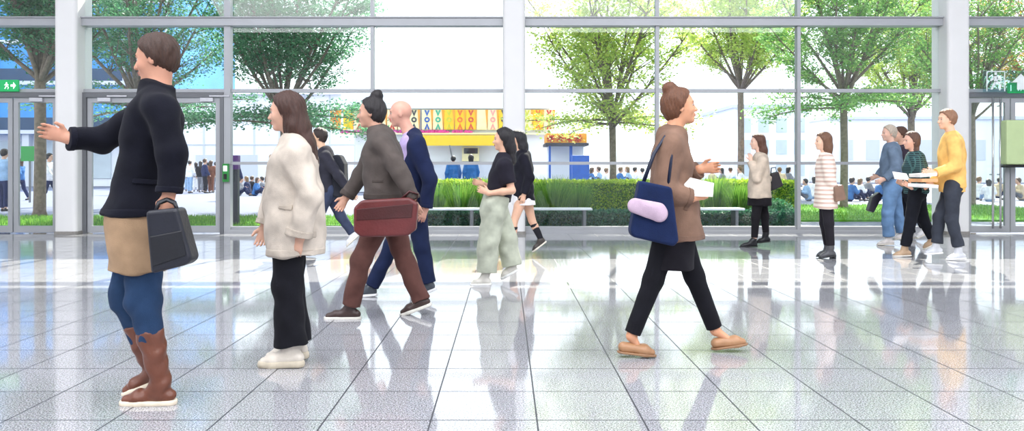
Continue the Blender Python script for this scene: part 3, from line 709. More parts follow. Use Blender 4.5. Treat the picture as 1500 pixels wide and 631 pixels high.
class Person:
    """D depth, dir facing (-1 = picture left), x0 px of the body axis. J: joints as px positions + nearness (m towards the camera)."""
    def __init__(s, D, dr, x0, label, group=None, h=.007, k=1.0, loc=None, rz=None, skin=(222, 176, 152)):
        s.D = D; s.dr = dr; s.x0 = PX(x0, D) if x0 is not None else 0; s.h = h; s.k = k; s.J = {}
        s.e = empty('person', loc or (s.x0, D, 0), (math.pi if dr < 0 else 0) if rz is None else rz, label=label, cat='person', group=group)
        s.sk = FM('s', skin); s.seed = len(label)
    def p(s, px, py, near=0):
        d = s.D-near; X = (px-CX)*d/FP; Z = CH+(HY-py)*d/FP
        return V3((X-s.x0)*s.dr, -s.dr*near, Z)
    def body(s, hand_curl=.5, yaw=0, pitch=0, headk=1.0):
        J = s.J; k = s.k; h = s.h; P = []
        nb, hc = J['neck'], J['head']
        hp = (J['hipn']+J['hipf'])/2; sh = (J['shn']+J['shf'])/2; s.hp = hp; s.sh = sh
        up = U(nb-hp); LY = V3(0, 1, 0)
        T = [(hp-up*.06*k, .095, 1.45), (hp+up*.04*k, .108, 1.45), (hp+(nb-hp)*.3, .092, 1.4), (hp+(nb-hp)*.62, .108, 1.42), (hp+(nb-hp)*.84, .088, 1.75)]
        for (a, ra, qa), (b, rb, qb) in zip(T, T[1:]): P.append(Cone(a, b, ra*k, rb*k, LY, qa, qb, k=.03))
        P.append(Cone(T[-1][0], nb, .085*k, .06*k, LY, 1.6, 1.0, k=.04))
        for n in 'nf':
            S_, E_, W_ = J['sh'+n], J['el'+n], J['wr'+n]; Hd = J['ha'+n]
            P += [Cone(S_, S_*.4+E_*.6, .052*k, .044*k, k=.04), Cone(S_*.4+E_*.6, E_, .044*k, .037*k, k=.02), Cone(E_, E_*.6+W_*.4, .039*k, .038*k, k=.02), Cone(E_*.6+W_*.4, W_, .038*k, .026*k, k=.02)]
            P += s.hand(W_, U(Hd-W_), n, hand_curl)
            H_, K_, A_ = J['hip'+n], J['kn'+n], J['an'+n]
            P += [Cone(H_, H_*.5+K_*.5, .084*k, .072*k, k=.03), Cone(H_*.5+K_*.5, K_, .072*k, .053*k, k=.02), Cone(K_, K_*.65+A_*.35, .052*k, .05*k, k=.02), Cone(K_*.65+A_*.35, A_, .05*k, .034*k, k=.02)]
            P.append(Cone(A_, J['he'+n]*.42+J['tob'+n]*.58+V3(0, 0, .03), .03*k, .018*k, k=.015))
        # head
        cy, sy = math.cos(yaw), math.sin(yaw); cp, sp = math.cos(pitch), math.sin(pitch)
        Fw = V3(cp*cy, cp*sy, sp); Lw = V3(-sy, cy, 0); Uw = np.cross(Fw, Lw); R = np.array([Fw, Lw, Uw]); q = k*headk; s.R = R; s.q = q
        def L_(x, y, z): return hc+(Fw*x+Lw*y+Uw*z)*q
        s.L_ = L_
        P.append(Cone(nb-up*.02, L_(-.02, 0, -.06), .058*k, .053*k, k=.03))
        P += [Ell(L_(-.005, 0, .02), (.097*q, .077*q, .093*q), R, k=.02), Ell(L_(.03, 0, -.04), (.062*q, .056*q, .076*q), R, k=.03), Ell(L_(.066, 0, -.1), (.022*q, .026*q, .018*q), R, k=.02),
              Cone(L_(.086, 0, .005), L_(.108, 0, -.034), .008*q, .012*q, k=.012), Ell(L_(.098, 0, -.036), (.014*q, .018*q, .009*q), R, k=.006), Ell(L_(.082, 0, .022), (.014*q, .045*q, .01*q), R, k=.014),
              Ell(L_(.089, 0, -.062), (.011*q, .024*q, .006*q), R, k=.006), Ell(L_(.087, 0, -.073), (.011*q, .02*q, .006*q), R, k=.006)]
        for y in (-1, 1):
            P += [Ell(L_(-.005, y*.077, -.012), (.018*q, .007*q, .031*q), R, k=.006), Ell(L_(.058, y*.04, -.03), (.024*q, .018*q, .024*q), R, k=.02)]
        S_ = [Ell(L_(.096, y*.031, 0), (.013*q, .019*q, .012*q), R, k=.012) for y in (-1, 1)]
        s.b = sdf('body', P, h, s.sk, s.e, S_)
        if h < .0095: sdf('lips', [Ell(L_(.0905, 0, -.0625), (.0115*q, .023*q, .0055*q), R, k=.004), Ell(L_(.0885, 0, -.0725), (.0115*q, .019*q, .0055*q), R, k=.004)], .003, FM('s', (178, 104, 96)), s.e)
        for y in (-1, 1):
            m = sdf('eye', [Ell(L_(.0765, y*.031, -.001), (.011*q, .013*q, .0075*q), R)], min(h, .003), EYEW, s.e)
            sdf('iris', [Ell(L_(.0855, y*.031, -.001), (.004*q, .0065*q, .0068*q), R)], .0016, EYED, m)
        return s
    def hand(s, W, d, side, curl):
        k = s.k; P = []; up = V3(0, 0, 1)
        yl = -s.dr*(1 if side == 'n' else -1)
        n = V3(0, -yl, 0); n = n-d*n.dot(d); n = U(n) if np.linalg.norm(n) > .2 else V3(0, 0, -1)       # palm faces the body
        lat = U(np.cross(d, n));
        if lat.dot(V3(1, 0, 0)) < 0 and abs(d[0]) < .8: lat = -lat                                   # thumb side forward / up
        if abs(d[0]) >= .8 and lat[2] < 0: lat = -lat
        pe = W+d*.085*k
        P.append(Cone(W, pe, .020*k, .0155*k, lat, 1.25, 2.3, k=.02))
        for o, L in ((.030, .068), (.011, .078), (-.009, .073), (-.028, .058)):
            p = pe+lat*o*k-d*.004; dd = d+lat*o*1.5; dd = U(dd); r = .0092*k
            for j, f in enumerate((.42, .32, .26)):
                a = curl*(.55+.35*j); ddn = U(dd*math.cos(a)+n*math.sin(a)); q = p+ddn*L*f*k
                P.append(Cone(p, q, r, r*.88, k=.005)); p = q; r *= .88; dd = ddn
        p = W+d*.025*k+lat*.022*k; dd = U(d*.7+lat*.75+n*.25); q = p+dd*.04*k
        P.append(Cone(p, q, .0125*k, .0105*k, k=.012)); dd = U(d*.9+lat*.25+n*.35*(1+curl)); P.append(Cone(q, q+dd*.034*k, .0105*k, .0085*k, k=.005))
        return P
    # ---- clothes
    def under(s, hem, infl=.022, top=None):
        P = []
        for n in 'nf':
            H_, K_ = s.J['hip'+n], s.J['kn'+n]; cuts = [(s.p(*hem), (0, 0, -1))]+([(s.p(*top), (0, 0, 1))] if top else [])
            P.append(Cone(H_+V3(0, 0, .03), H_+(K_-H_)*.75, .09*s.k+infl, .078*s.k+infl, cuts=cuts, k=.05))
        return P
    def outline(s, st, lat, infl=0, bottom=None, top=None, k=.03):
        """st: (xl, xr, y) px stations top to bottom; lat: half widths across (m)"""
        P = []; C = []
        for (xl, xr, y), l in zip(st, lat):
            c = s.p((xl+xr)/2, y); r = abs(xr-xl)/2*s.D/FP; C.append((c, r+infl, (l+infl)/(r+infl)))
        cuts = []
        if bottom: cuts.append((s.p(*bottom[0]), bottom[1]))
        if top: cuts.append((s.p(*top), (0, 0, 1)))
        for (a, ra, qa), (b, rb, qb) in zip(C, C[1:]):
            P.append(Cone(a, b, max(ra*.0+ra, .02), rb, V3(0, 1, 0), qa, qb, cuts=cuts, k=k))
        return P
    def torso(s, infl=.02, u0=-.1, hem=None):
        """generic top following the spine from u0 (below hips) to neck"""
        k = s.k; nb, hp = s.J['neck'], s.hp; up = U(nb-hp); LY = V3(0, 1, 0); L = np.linalg.norm(nb-hp)
        T = [(u0, .118, 1.4), (.06, .112, 1.42), (.32, .10, 1.42), (.62, .113, 1.42), (.84, .092, 1.75)]
        if u0 < -.25: T.insert(1, (u0*.4, .118, 1.42))
        z0 = hp+up*L*u0
        T = [(hp+up*L*u, r*k+infl, q) for u, r, q in T]; P = []
        for (a, ra, qa), (b, rb, qb) in zip(T, T[1:]): P.append(Cone(a, b, ra, rb, LY, qa, qb, cuts=[(z0, -up)], k=.03))
        P.append(Cone(T[-1][0], nb-up*.01, .088*k+infl, .062*k+infl*.4, LY, 1.6, 1.05, k=.03, cuts=[(nb+up*.02*k, up)]))
        return P
    def collar(s, h_=.04, r=.02):
        nb = s.J['neck']; d = U(s.J['head']-V3(.03, 0, .06)-nb)
        return [Cone(nb-d*.03, nb+d*h_, (.06+.01)*s.k+r, .055*s.k+r, cuts=[(nb+d*h_, d)], k=.012)]
    def sleeves(s, infl=.016, frac=1.0, sides='nf', wide=0):
        P = []; k = s.k
        for n in sides:
            S_, E_, W_ = s.J['sh'+n], s.J['el'+n], s.J['wr'+n]
            if frac <= 1.001 and frac > .6:
                t = (frac-.5)*2; We = E_+(W_-E_)*t; d = U(W_-E_)
                P += [Cone(S_, E_, .056*k+infl, .045*k+infl, k=.045), Cone(E_, We, .045*k+infl, .034*k+infl+wide, cuts=[(We, d)], k=.025)]
            else:
                Ee = S_+(E_-S_)*frac*2; d = U(E_-S_); P.append(Cone(S_, Ee, .058*k+infl, .052*k+infl, cuts=[(Ee, d)], k=.045))
        return P
    def legs(s, infl=.014, cuff=.0, frac=1.0, sides='nf', thick=1.0, knee=0, pel=True):
        P = []; k = s.k
        for n in sides:
            H_, K_, A_ = s.J['hip'+n], s.J['kn'+n], s.J['an'+n]; d = U(A_-K_); Ae = K_+(A_-K_)*frac
            P += [Cone(H_, K_, .088*k*thick+infl, .058*k*thick+infl+knee, k=.03), Cone(K_, Ae, .056*k*thick+infl+knee, .040*k*thick+infl+cuff, cuts=[(Ae, d)], k=.03)]
        if pel:
            up = U(s.J['neck']-s.hp)
            P += [Cone(s.hp-up*.04*k, s.hp+up*.1*k, .1*k*thick+infl, .1*k+infl, V3(0, 1, 0), 1.42, k=.04, cuts=[(s.hp+up*.13*k, up)])]
        return P
    def panel(s, of, name, boxes, rgb, grow=.006, label=None, kind='f'):
        """a raised piece of a garment: pocket flap, cuff, lapel, placket"""
        prims, fold, ff, sd, m, o = s.G[of]; rgb = tuple(rgb)
        q = sdf(name, prims, min(s.h, .005), FM(kind, rgb), o, (), fold, ff, sd, inter=boxes, grow=grow)
        if label: q['label'] = label
        return q
    def fbox(s, x0, x1, y0, y1, near, depth=.12, tilt=0):
        a, c = s.p(x0, y0, near), s.p(x1, y1, near); cc = (a+c)/2; h_ = np.abs(c-a)/2; h_[1] = depth
        ct, st_ = math.cos(tilt), math.sin(tilt); return Box3(cc, h_, [(ct, 0, st_), (0, 1, 0), (-st_, 0, ct)], .003)
    def cuffs(s, of, rgb, w=.04, frac=1.0, sides='nf'):
        for n in sides:
            E_, W_ = s.J['el'+n], s.J['wr'+n]; d = U(W_-E_); We = E_+(W_-E_)*((frac-.5)*2); x = U(np.cross(d, (0, 1, .01))); y = np.cross(d, x)
            s.panel(of, 'cuff', [Box3(We-d*w*.45, (w/2, .085, .085), [d, x, y], .003)], rgb, .004)
    def put(s, name, prims, kind, rgb, label=None, fold=.003, foldf=1, subs=(), h=None, mat_=None, parent=None):
        o = sdf(name, prims, h or s.h, mat_ or FM(kind, rgb), parent or s.e, subs, fold, foldf, s.seed+len(name))
        if not hasattr(s, 'G'): s.G = {}
        s.G[name] = (prims, fold, foldf, s.seed+len(name), mat_, o)
        if label: o['label'] = label
        return o
    def shoe(s, n, rgb, sole_rgb=(225, 218, 205), heel=None, shaft=0, kind='l', thick=.02, label=None, wide=1.0, block=0, low=False):
        """heel/toe bottom points from J: he+n, to+n"""
        H_, T_, A_ = s.J['he'+n], s.J['tob'+n], s.J['an'+n]; k = s.k; f = U(T_-H_); L = np.linalg.norm(T_-H_); LY = V3(0, 1, 0)
        LY = LY-f*LY.dot(f); LY = U(LY); u = np.cross(f, LY);
        if u[2] < 0: u = -u
        cut = [(H_+u*thick*.7, -u)]
        bl = H_+f*L*.66
        P = [Cone(H_+f*.036+u*(.03+thick*.6), bl+u*(.026+thick*.5), .034*wide, .036*wide, LY, 1.05, 1.15, cuts=cut, k=.02),
             Cone(bl+u*(.024+thick*.5), T_-f*.035+u*(.016+thick*.5), .036*wide, .022*wide, LY, 1.2, 1.5, cuts=cut, k=.02)]
        if not low: P.append(Cone(bl*.75+H_*.25+u*(.035+thick*.5), A_*.8+bl*.2+u*.01, .03*wide, .036*wide, LY, 1.15, cuts=cut, k=.02))
        if not low: P.append(Cone(bl*.45+H_*.55+u*(.055+thick*.5), A_+u*.0, .036*wide, .042*k*wide, LY, 1.0, k=.025, cuts=[(A_+U(s.J['kn'+n]-A_)*(.01+shaft), U(s.J['kn'+n]-A_))]))
        if shaft: P.append(Cone(A_, A_+U(s.J['kn'+n]-A_)*shaft, .046*k*wide, (.055+.09*max(0, shaft-.15))*k*wide, k=.02, cuts=[(A_+U(s.J['kn'+n]-A_)*shaft, U(s.J['kn'+n]-A_))]))
        o = s.put('shoe', P, kind, rgb, label, .0012 if shaft < .15 else .005, 2)
        c2 = [(H_, -u), (H_+u*thick, u)]
        Q = [Cone(H_+f*.036+u*thick*.5, bl+u*thick*.5, .038*wide, .041*wide, LY, 1.05, 1.2, cuts=c2, k=.01), Cone(bl+u*thick*.5, T_-f*.036+u*thick*.5, .041*wide, .034*wide, LY, 1.2, 1.2, cuts=c2, k=.01)]
        s.put('sole', Q, 'l', sole_rgb, None, 0, 1, h=min(s.h, .005), parent=o)
        if shaft < .1 and not low and not block and s.h < .0105:
            for t in (.42, .5, .58, .66):
                c = H_+f*L*t+u*(.1-.075*(t-.3)/.36*.62+thick*.4); r_ = .028*wide
                s.put('lace', [Cone(c-LY*r_-u*.012, c, .0045, .0045, k=.003), Cone(c, c+LY*r_-u*.012, .0045, .0045, k=.003)], 'f', sole_rgb, None, 0, parent=o, h=.004)
        if block: s.put('heel', [Cone(H_+f*.03+u*.01, H_+f*.03-u*block+u*.02, .03, .026, LY, 1, cuts=[(H_-u*block, -u)], k=.005)], 'l', sole_rgb, None, 0, parent=o, h=min(s.h, .005))
        return o
    def hair(s, rgb, style='short', pts=(), r0=.075, r1=.04, wq=1.3, vol=0, name='hair'):
        L_ = s.L_; R = s.R; q = s.q; F_, L, U_ = R
        v = vol
        cap = Ell(L_(-.012, 0, .03), ((.104+v)*q, (.086+v)*q, (.098+v)*q), R, k=.02)
        fr = [(L_(.046, 0, .045), U(F_*1.0-U_*.62))] if style != 'hood' else [(L_(.06, 0, .03), U(F_))]
        cap.cuts = [(V3(*p), U(n)) for p, n in fr]
        nb_ = (L_(-.0, 0, -.035), U(-U_+F_*.9)); cap.cuts.append((nb_[0], nb_[1]))
        P = [cap]
        if style in ('short',): P.append(Ell(L_(-.065, 0, -.02), (.04*q, .066*q, .06*q), R, k=.02))
        if style in ('long', 'bun', 'bob', 'hood'): P.append(Ell(L_(-.05, 0, -.02), (.06*q, .078*q, .075*q), R, k=.03))
        if style == 'bob': P.append(Cone(L_(-.04, 0, .0), L_(-.045, 0, -.13), .055*q, .05*q, L, 1.5, k=.03))
        for a, b in zip(pts, pts[1:]): P.append(Cone(a[0], b[0], a[1], b[1], V3(0, 1, 0), wq, k=.03))
        if style == 'bun':
            c = pts[0][0] if pts else L_(-.1, 0, .09); P.append(Ell(c, (.05*q, .05*q, .05*q), k=.015))
        o = sdf(name, P, min(s.h, .009), FM('h', rgb), s.e, (), .0022, 2.2, 3)
        me = o.data; A = np.empty(len(me.vertices)*3, np.float32); me.vertices.foreach_get('co', A); A = A.reshape(-1, 3); c0 = L_(-.01, 0, .02)
        N = np.empty(len(me.vertices)*3, np.float32); me.vertices.foreach_get('normal', N); N = N.reshape(-1, 3)
        an = np.arctan2(A[:, 1]-c0[1], A[:, 0]-c0[0]); w_ = np.sin(an*24+2.5*np.sin(A[:, 2]*28)+A[:, 2]*20)*.55+np.sin(an*11-A[:, 2]*33+1.3)*.6
        A += N*(w_*.0028)[:, None]; me.vertices.foreach_set('co', A.ravel()); me.update()
        return o
    def brows(s, rgb):
        q = s.q
        for y in (-1, 1): sdf('eyebrow', [Cone(s.L_(.092, y*.016, .02), s.L_(.083, y*.046, .022), .004*q, .003*q, k=.004)], .003, FM('h', rgb), s.e)
def thing_at(name, P, label, cat, prims, h, m, group=None, fold=0, foldf=1):
    """a carried thing: mesh built in the carrier's frame, placed on its own"""
    e = empty(name, tuple(P.e.location), P.e.rotation_euler[2], label=label, cat=cat, group=group)
    return e
def joints(P, **kw):
    for a, v in kw.items(): P.J[a] = P.p(*v)
def arm(P, side, sh, el, wr, ha): joints(P, **{'sh'+side: sh, 'el'+side: el, 'wr'+side: wr, 'ha'+side: ha})
def leg(P, side, hip, kn, an, he, to):
    joints(P, **{'hip'+side: hip, 'kn'+side: kn, 'an'+side: an, 'he'+side: he, 'tob'+side: to}); P.J['toe'+side] = P.J['tob'+side]*.85+P.J['he'+side]*.15+V3(0, 0, .03)
def poly_bag(P, name, pts, n0, n1, rgb, label, cat, bevel=.02, kind='l', group=None, strap=None, handles=None, flap=None, pocket=None):
    """a carried bag: outline in px at the carrier's depth, thickness from n0 to n1 (m nearer the camera)"""
    nm = (n0+n1)/2; c = P.p(sum(p[0] for p in pts)/len(pts), sum(p[1] for p in pts)/len(pts), nm)
    rz = P.e.rotation_euler[2]; cr, sr = math.cos(rz), math.sin(rz); L = P.e.location
    e = empty(name, (L[0]+cr*c[0]-sr*c[1], L[1]+sr*c[0]+cr*c[1], L[2]+c[2]), rz, label=label, cat=cat, group=group)
    Q = [P.p(x, y, nm)-c for x, y in pts]; hw_ = (n1-n0)/2
    b = MB().prism([(q[0], q[2]) for q in Q], -hw_, hw_); o = b.build('bag_body', FM(kind, rgb), e, bevel)
    o.modifiers['b'].segments = 4
    dk = tuple(int(v*.7) for v in rgb)
    for hd in (handles or []):
        path = [P.p(*h)-c for h in hd]; MB().tube([tuple(v) for v in path], .009, 8).build('handle', FM('l', dk), e, smooth=True)
    if strap:
        path = [P.p(*h)-c for h in strap]; MB().tube([tuple(v) for v in path], .012, 8).build('strap', FM('l', dk), e, smooth=True)
    for nm_, pp, col in (('flap', flap, dk), ('pocket', pocket, dk)):
        if pp:
            q2 = [P.p(x, y, nm)-c for x, y in pp]; ys = -P.dr*hw_
            MB().prism([(q[0], q[2]) for q in q2], min(ys*1.0, ys*1.12), max(ys*1.0, ys*1.12)).build(nm_, FM(kind, col), e, .004)
    return e
def sheet(P, name, pts, near, rgb, label, cat, th=.01, tilt=.25):
    c = P.p(sum(p[0] for p in pts)/len(pts), sum(p[1] for p in pts)/len(pts), near); rz = P.e.rotation_euler[2]; cr, sr = math.cos(rz), math.sin(rz); L = P.e.location
    o = MB()
    Q = [P.p(x, y, near)-c for x, y in pts]; n = len(Q); o.v += [(q[0], q[1]-P.dr*(th+tilt*(-q[2])), q[2]) for q in Q]+[(q[0], q[1]+P.dr*(th-tilt*(-q[2])), q[2]) for q in Q]
    o.f.append(tuple(range(n))); o.f.append(tuple(n+i for i in reversed(range(n))))
    for i in range(n): o.f.append(((i+1) % n, i, n+i, n+(i+1) % n))
    ob = o.build(name, mat('paper_%d_%d' % (rgb[0], len(label)), rgb, .7, 0, .03), None)
    ob.location = (L[0]+cr*c[0]-sr*c[1], L[1]+sr*c[0]+cr*c[1], L[2]+c[2]); ob.rotation_euler = (0, 0, rz); return tag(ob, label, cat)

# ---- 1 man in navy coat, far left foreground
P = Person(4.18, -1, 216, 'person in a long navy coat striding left, arm out, holding a navy bag', h=.0065, k=1.04, skin=(206, 150, 124))
joints(P, head=(229, 86, 0), neck=(231, 134, 0))
arm(P, 'n', (235, 160, .185), (254, 226, .22), (248, 282, .24), (245, 306, .25))
arm(P, 'f', (221, 157, -.17), (150, 206, -.2), (102, 203, -.1), (86, 198, -.08))
leg(P, 'n', (212, 318, .09), (210, 442, .09), (236, 560, .09), (259, 592, .09), (175, 593, .09))
leg(P, 'f', (208, 318, -.09), (184, 432, -.09), (226, 545, -.09), (246, 556, -.09), (180, 582, -.09))
P.body(headk=.97, pitch=-.12); P.hair((62, 38, 26), 'short', vol=.006); P.brows((52, 32, 22))
P.put('coat', P.torso(.013, -.03)+P.outline([(208, 253, 152), (194, 257, 176), (184, 255, 210), (180, 247, 245), (170, 248, 280), (154, 253, 322)], [.14, .175, .17, .165, .19, .215], bottom=((200, 311), (0, 0, -1)))
      + P.under((200, 311), .03)+P.sleeves(.022)+P.collar(.03, .02)+[Cone(P.J['shn'], P.J['neck'], .065, .062, k=.05), Cone(P.J['shf'], P.J['neck'], .065, .062, k=.05)], 'f', (14, 15, 26), fold=.007, foldf=1.0)
P.panel('coat', 'pocket_flap', [P.fbox(198, 226, 262, 270, .16, tilt=.1)], (19, 20, 32)); P.cuffs('coat', (19, 20, 32), .03)
P.panel('coat', 'placket', [P.fbox(150, 190, 195, 311, 0, .022)], (18, 19, 31), .006); P.panel('coat', 'hem_band', [P.fbox(140, 270, 304, 314, 0, .4)], (18, 19, 31), .003)
P.put('long_shirt', P.outline([(164, 246, 290), (162, 246, 325), (168, 243, 360), (166, 240, 402)], [.19, .2, .2, .2], bottom=((200, 393), (0, 0, -1)), top=(200, 309))+P.under((200, 393), .018, (200, 309)), 'f', (160, 132, 104), 'tan long shirt hem below the coat', fold=.005)
P.put('jeans', P.legs(.014, .0, .6, knee=.007), 'f', (36, 58, 88), fold=.005, foldf=1.5)
for n in 'nf': P.shoe(n, (104, 58, 40), (226, 212, 190), shaft=.265, thick=.026, label='brown leather boot with pale sole')
poly_bag(P, 'tote_bag', [(220, 308), (266, 303), (287, 377), (280, 386), (228, 399)], .25, .37, (20, 22, 34), 'dark navy tote bag hanging from the hand of the person in the navy coat', 'bag',
         handles=[[(228, 310, .28), (232, 296, .27), (245, 291, .26), (256, 296, .27), (260, 308, .28)], [(228, 310, .34), (232, 298, .33), (245, 293, .31), (256, 298, .33), (260, 308, .34)]], pocket=[(228, 345), (274, 336), (280, 372), (232, 388)])
# ---- 2 woman in white coat
P = Person(4.95, -1, 424, 'person in a long off-white coat and black flared trousers walking left, long brown hair', h=.0065, k=.95, skin=(216, 170, 146))
joints(P, head=(419, 164, 0), neck=(432, 209, 0))
arm(P, 'n', (437, 226, .165), (452, 290, .21), (440, 346, .2), (434, 366, .19)); arm(P, 'f', (428, 225, -.16), (402, 286, -.2), (388, 330, -.16), (384, 348, -.15))
leg(P, 'n', (426, 325, .085), (421, 420, .08), (427, 508, .08), (445, 537, .08), (378, 538, .08))
leg(P, 'f', (424, 325, -.085), (424, 420, -.09), (434, 503, -.09), (452, 524, -.09), (388, 531, -.09))
P.body(pitch=-.05)
P.hair((66, 38, 28), 'long', [(P.L_(-.04, 0, .03), .075), (P.p(435, 186), .075), (P.p(444, 212), .072), (P.p(452, 240), .06)], wq=1.25, vol=.008); P.brows((52, 32, 24))
P.put('coat', P.torso(.013, -.03)+P.outline([(414, 450, 212), (396, 466, 240), (390, 472, 290), (391, 476, 335), (394, 474, 385)], [.14, .185, .18, .2, .215], bottom=((430, 370), (0, 0, -1)))
      + P.under((430, 370), .03)+P.sleeves(.026, wide=.008)+P.collar(.03, .025)+[Cone(P.J['shn'], P.J['neck'], .065, .07, k=.05), Cone(P.J['shf'], P.J['neck'], .065, .07, k=.05)], 'f', (204, 192, 178), fold=.007, foldf=1.0)
P.panel('coat', 'pocket_flap', [P.fbox(408, 430, 300, 307, .17, tilt=.05)], (188, 176, 162)); P.cuffs('coat', (188, 176, 162), .04)
P.panel('coat', 'placket', [P.fbox(388, 398, 225, 372, 0, .05)], (190, 178, 164), .005); P.panel('coat', 'hem_band', [P.fbox(380, 490, 362, 371, 0, .4)], (196, 184, 170), .003)
P.put('flared_trousers', P.legs(.014, .045, .97, knee=.018, thick=1.02), 'f', (22, 22, 28), fold=.005)
for n in 'nf': P.shoe(n, (220, 210, 196), (206, 194, 172), shaft=.05, thick=.042, wide=1.12, label='chunky off-white boot')
# ---- 3 person with backpack, farther back
P = Person(11.2, -1, 476, 'person in a dark jacket wearing a backpack, behind the person in the off-white coat', h=.011, k=1.0, skin=(220, 180, 150))
joints(P, head=(467, 201, 0), neck=(474, 221, 0))
arm(P, 'n', (478, 230, .18), (496, 258, .22), (514, 280, .22), (520, 288, .22)); arm(P, 'f', (472, 229, -.18), (462, 258, -.22), (448, 276, -.2), (442, 282, -.2))
leg(P, 'n', (482, 278, .09), (464, 322, .09), (455, 363, .09), (463, 374, .09), (436, 375, .09)); leg(P, 'f', (482, 278, -.09), (499, 316, -.09), (517, 342, -.09), (526, 345, -.09), (508, 362, -.09))
P.body(); P.hair((44, 32, 28), 'short', vol=.008); P.put('shirt', P.torso(.012, .0), 'f', (200, 186, 176)); P.put('jacket', P.torso(.013, -.03)+P.outline([(466, 488, 224), (465, 494, 245), (468, 494, 270), (468, 495, 292)], [.16, .19, .18, .18], bottom=((480, 287), (0, 0, -1)))+P.sleeves(.022), 'f', (48, 48, 58), fold=.005)
P.put('trousers', P.legs(.012, .01, .97), 'f', (60, 68, 92)); P.shoe('n', (36, 36, 42)); P.shoe('f', (232, 232, 235), label='white sneaker')
poly_bag(P, 'backpack', [(488, 228), (500, 226), (507, 240), (508, 275), (503, 290), (490, 288)], -.16, .16, (40, 42, 50), 'dark backpack on the back of the person behind the off-white coat', 'backpack', .04, 'f')
# ---- 5 bald man in navy suit
P = Person(7.5, -1, 602, 'bald person in a navy suit and lavender shirt walking left behind the grey-brown jacket', h=.008, k=1.02, skin=(214, 160, 140))
joints(P, head=(587, 166, 0), neck=(602, 197, 0))
arm(P, 'n', (611, 213, .18), (629, 262, .23), (624, 304, .24), (618, 318, .24)); arm(P, 'f', (601, 212, -.18), (580, 256, -.22), (566, 288, -.18), (560, 300, -.18))
leg(P, 'n', (607, 290, .09), (618, 362, .09), (628, 415, .09), (640, 424, .09), (601, 439, .09)); leg(P, 'f', (605, 290, -.09), (574, 358, -.09), (544, 420, -.09), (553, 433, -.09), (511, 436, -.09))
P.body(pitch=-.05); P.brows((90, 70, 60))
P.put('shirt', P.torso(.012, .0)+P.collar(.03, .012), 'f', (178, 160, 200), 'lavender shirt', fold=.001)
P.put('suit_jacket', P.outline([(592, 620, 208), (586, 628, 232), (588, 629, 268), (588, 633, 312)], [.155, .195, .18, .19], bottom=((610, 305), (0, 0, -1)))+P.sleeves(.022)+[Cone(P.J['shn'], P.J['neck']+V3(-.03, .03, 0), .07, .06, k=.05), Cone(P.J['shf'], P.J['neck']+V3(-.03, -.03, 0), .07, .06, k=.05)], 'f', (26, 35, 66), fold=.006)
P.panel('suit_jacket', 'pocket_flap', [P.fbox(596, 611, 276, 280, .16)], (24, 32, 60)); P.cuffs('suit_jacket', (24, 32, 60), .03); pass
P.put('suit_trousers', P.legs(.014, .014, .98), 'f', (28, 38, 68), fold=.005)
for n in 'nf': P.shoe(n, (70, 76, 84), (230, 230, 230), thick=.024)
# ---- 4 grey-brown jacket, hair in a bun
P = Person(6.55, -1, 562, 'person in a grey-brown jacket, black hair in a topknot, beside the bald person', h=.008, k=1.0, skin=(206, 158, 134))
joints(P, head=(544, 165, 0), neck=(555, 196, 0))
arm(P, 'n', (561, 211, .17), (588, 254, .23), (604, 292, .24), (610, 305, .24)); arm(P, 'f', (553, 210, -.16), (530, 256, -.2), (508, 288, -.16), (500, 301, -.15))
leg(P, 'n', (567, 300, .09), (528, 382, .09), (514, 448, .09), (529, 468, .09), (474, 468, .09)); leg(P, 'f', (567, 300, -.09), (594, 384, -.09), (617, 440, -.09), (633, 447, -.09), (586, 464, -.09))
P.body(); P.hair((30, 24, 26), 'bun', [(P.L_(-.045, 0, .135), .05)], vol=.006); P.brows((30, 24, 24))
P.put('jacket', P.torso(.013, -.03)+P.outline([(540, 580, 204), (530, 590, 228), (532, 591, 256), (536, 594, 298)], [.155, .185, .175, .18], bottom=((560, 290), (0, 0, -1)))+P.sleeves(.024)+P.collar(.03, .02)+[Cone(P.J['shn'], P.J['neck'], .065, .07, k=.05), Cone(P.J['shf'], P.J['neck'], .065, .07, k=.05)], 'f', (86, 78, 74), fold=.007)
P.cuffs('jacket', (76, 68, 64), .035); P.panel('jacket', 'hem_band', [P.fbox(520, 604, 283, 291, 0, .4)], (76, 68, 64), .003); P.panel('jacket', 'pocket_flap', [P.fbox(545, 562, 262, 267, .16)], (78, 70, 66))
P.put('trousers', P.legs(.018, .014, .99, thick=1.03), 'f', (96, 64, 58), fold=.006)
for n in 'nf': P.shoe(n, (66, 48, 44), (226, 222, 212), thick=.026, label='dark brown shoe with white sole')
poly_bag(P, 'leather_bag', [(519, 304), (530, 293), (600, 289), (613, 297), (610, 336), (598, 345), (530, 347), (519, 338)], .27, .36, (98, 40, 40), 'dark red leather bag held by the person in the grey-brown jacket', 'bag', handles=[[(588, 291, .3), (600, 280, .3), (612, 284, .3), (610, 297, .3)]], flap=[(524, 306), (606, 298), (604, 318), (524, 322)])
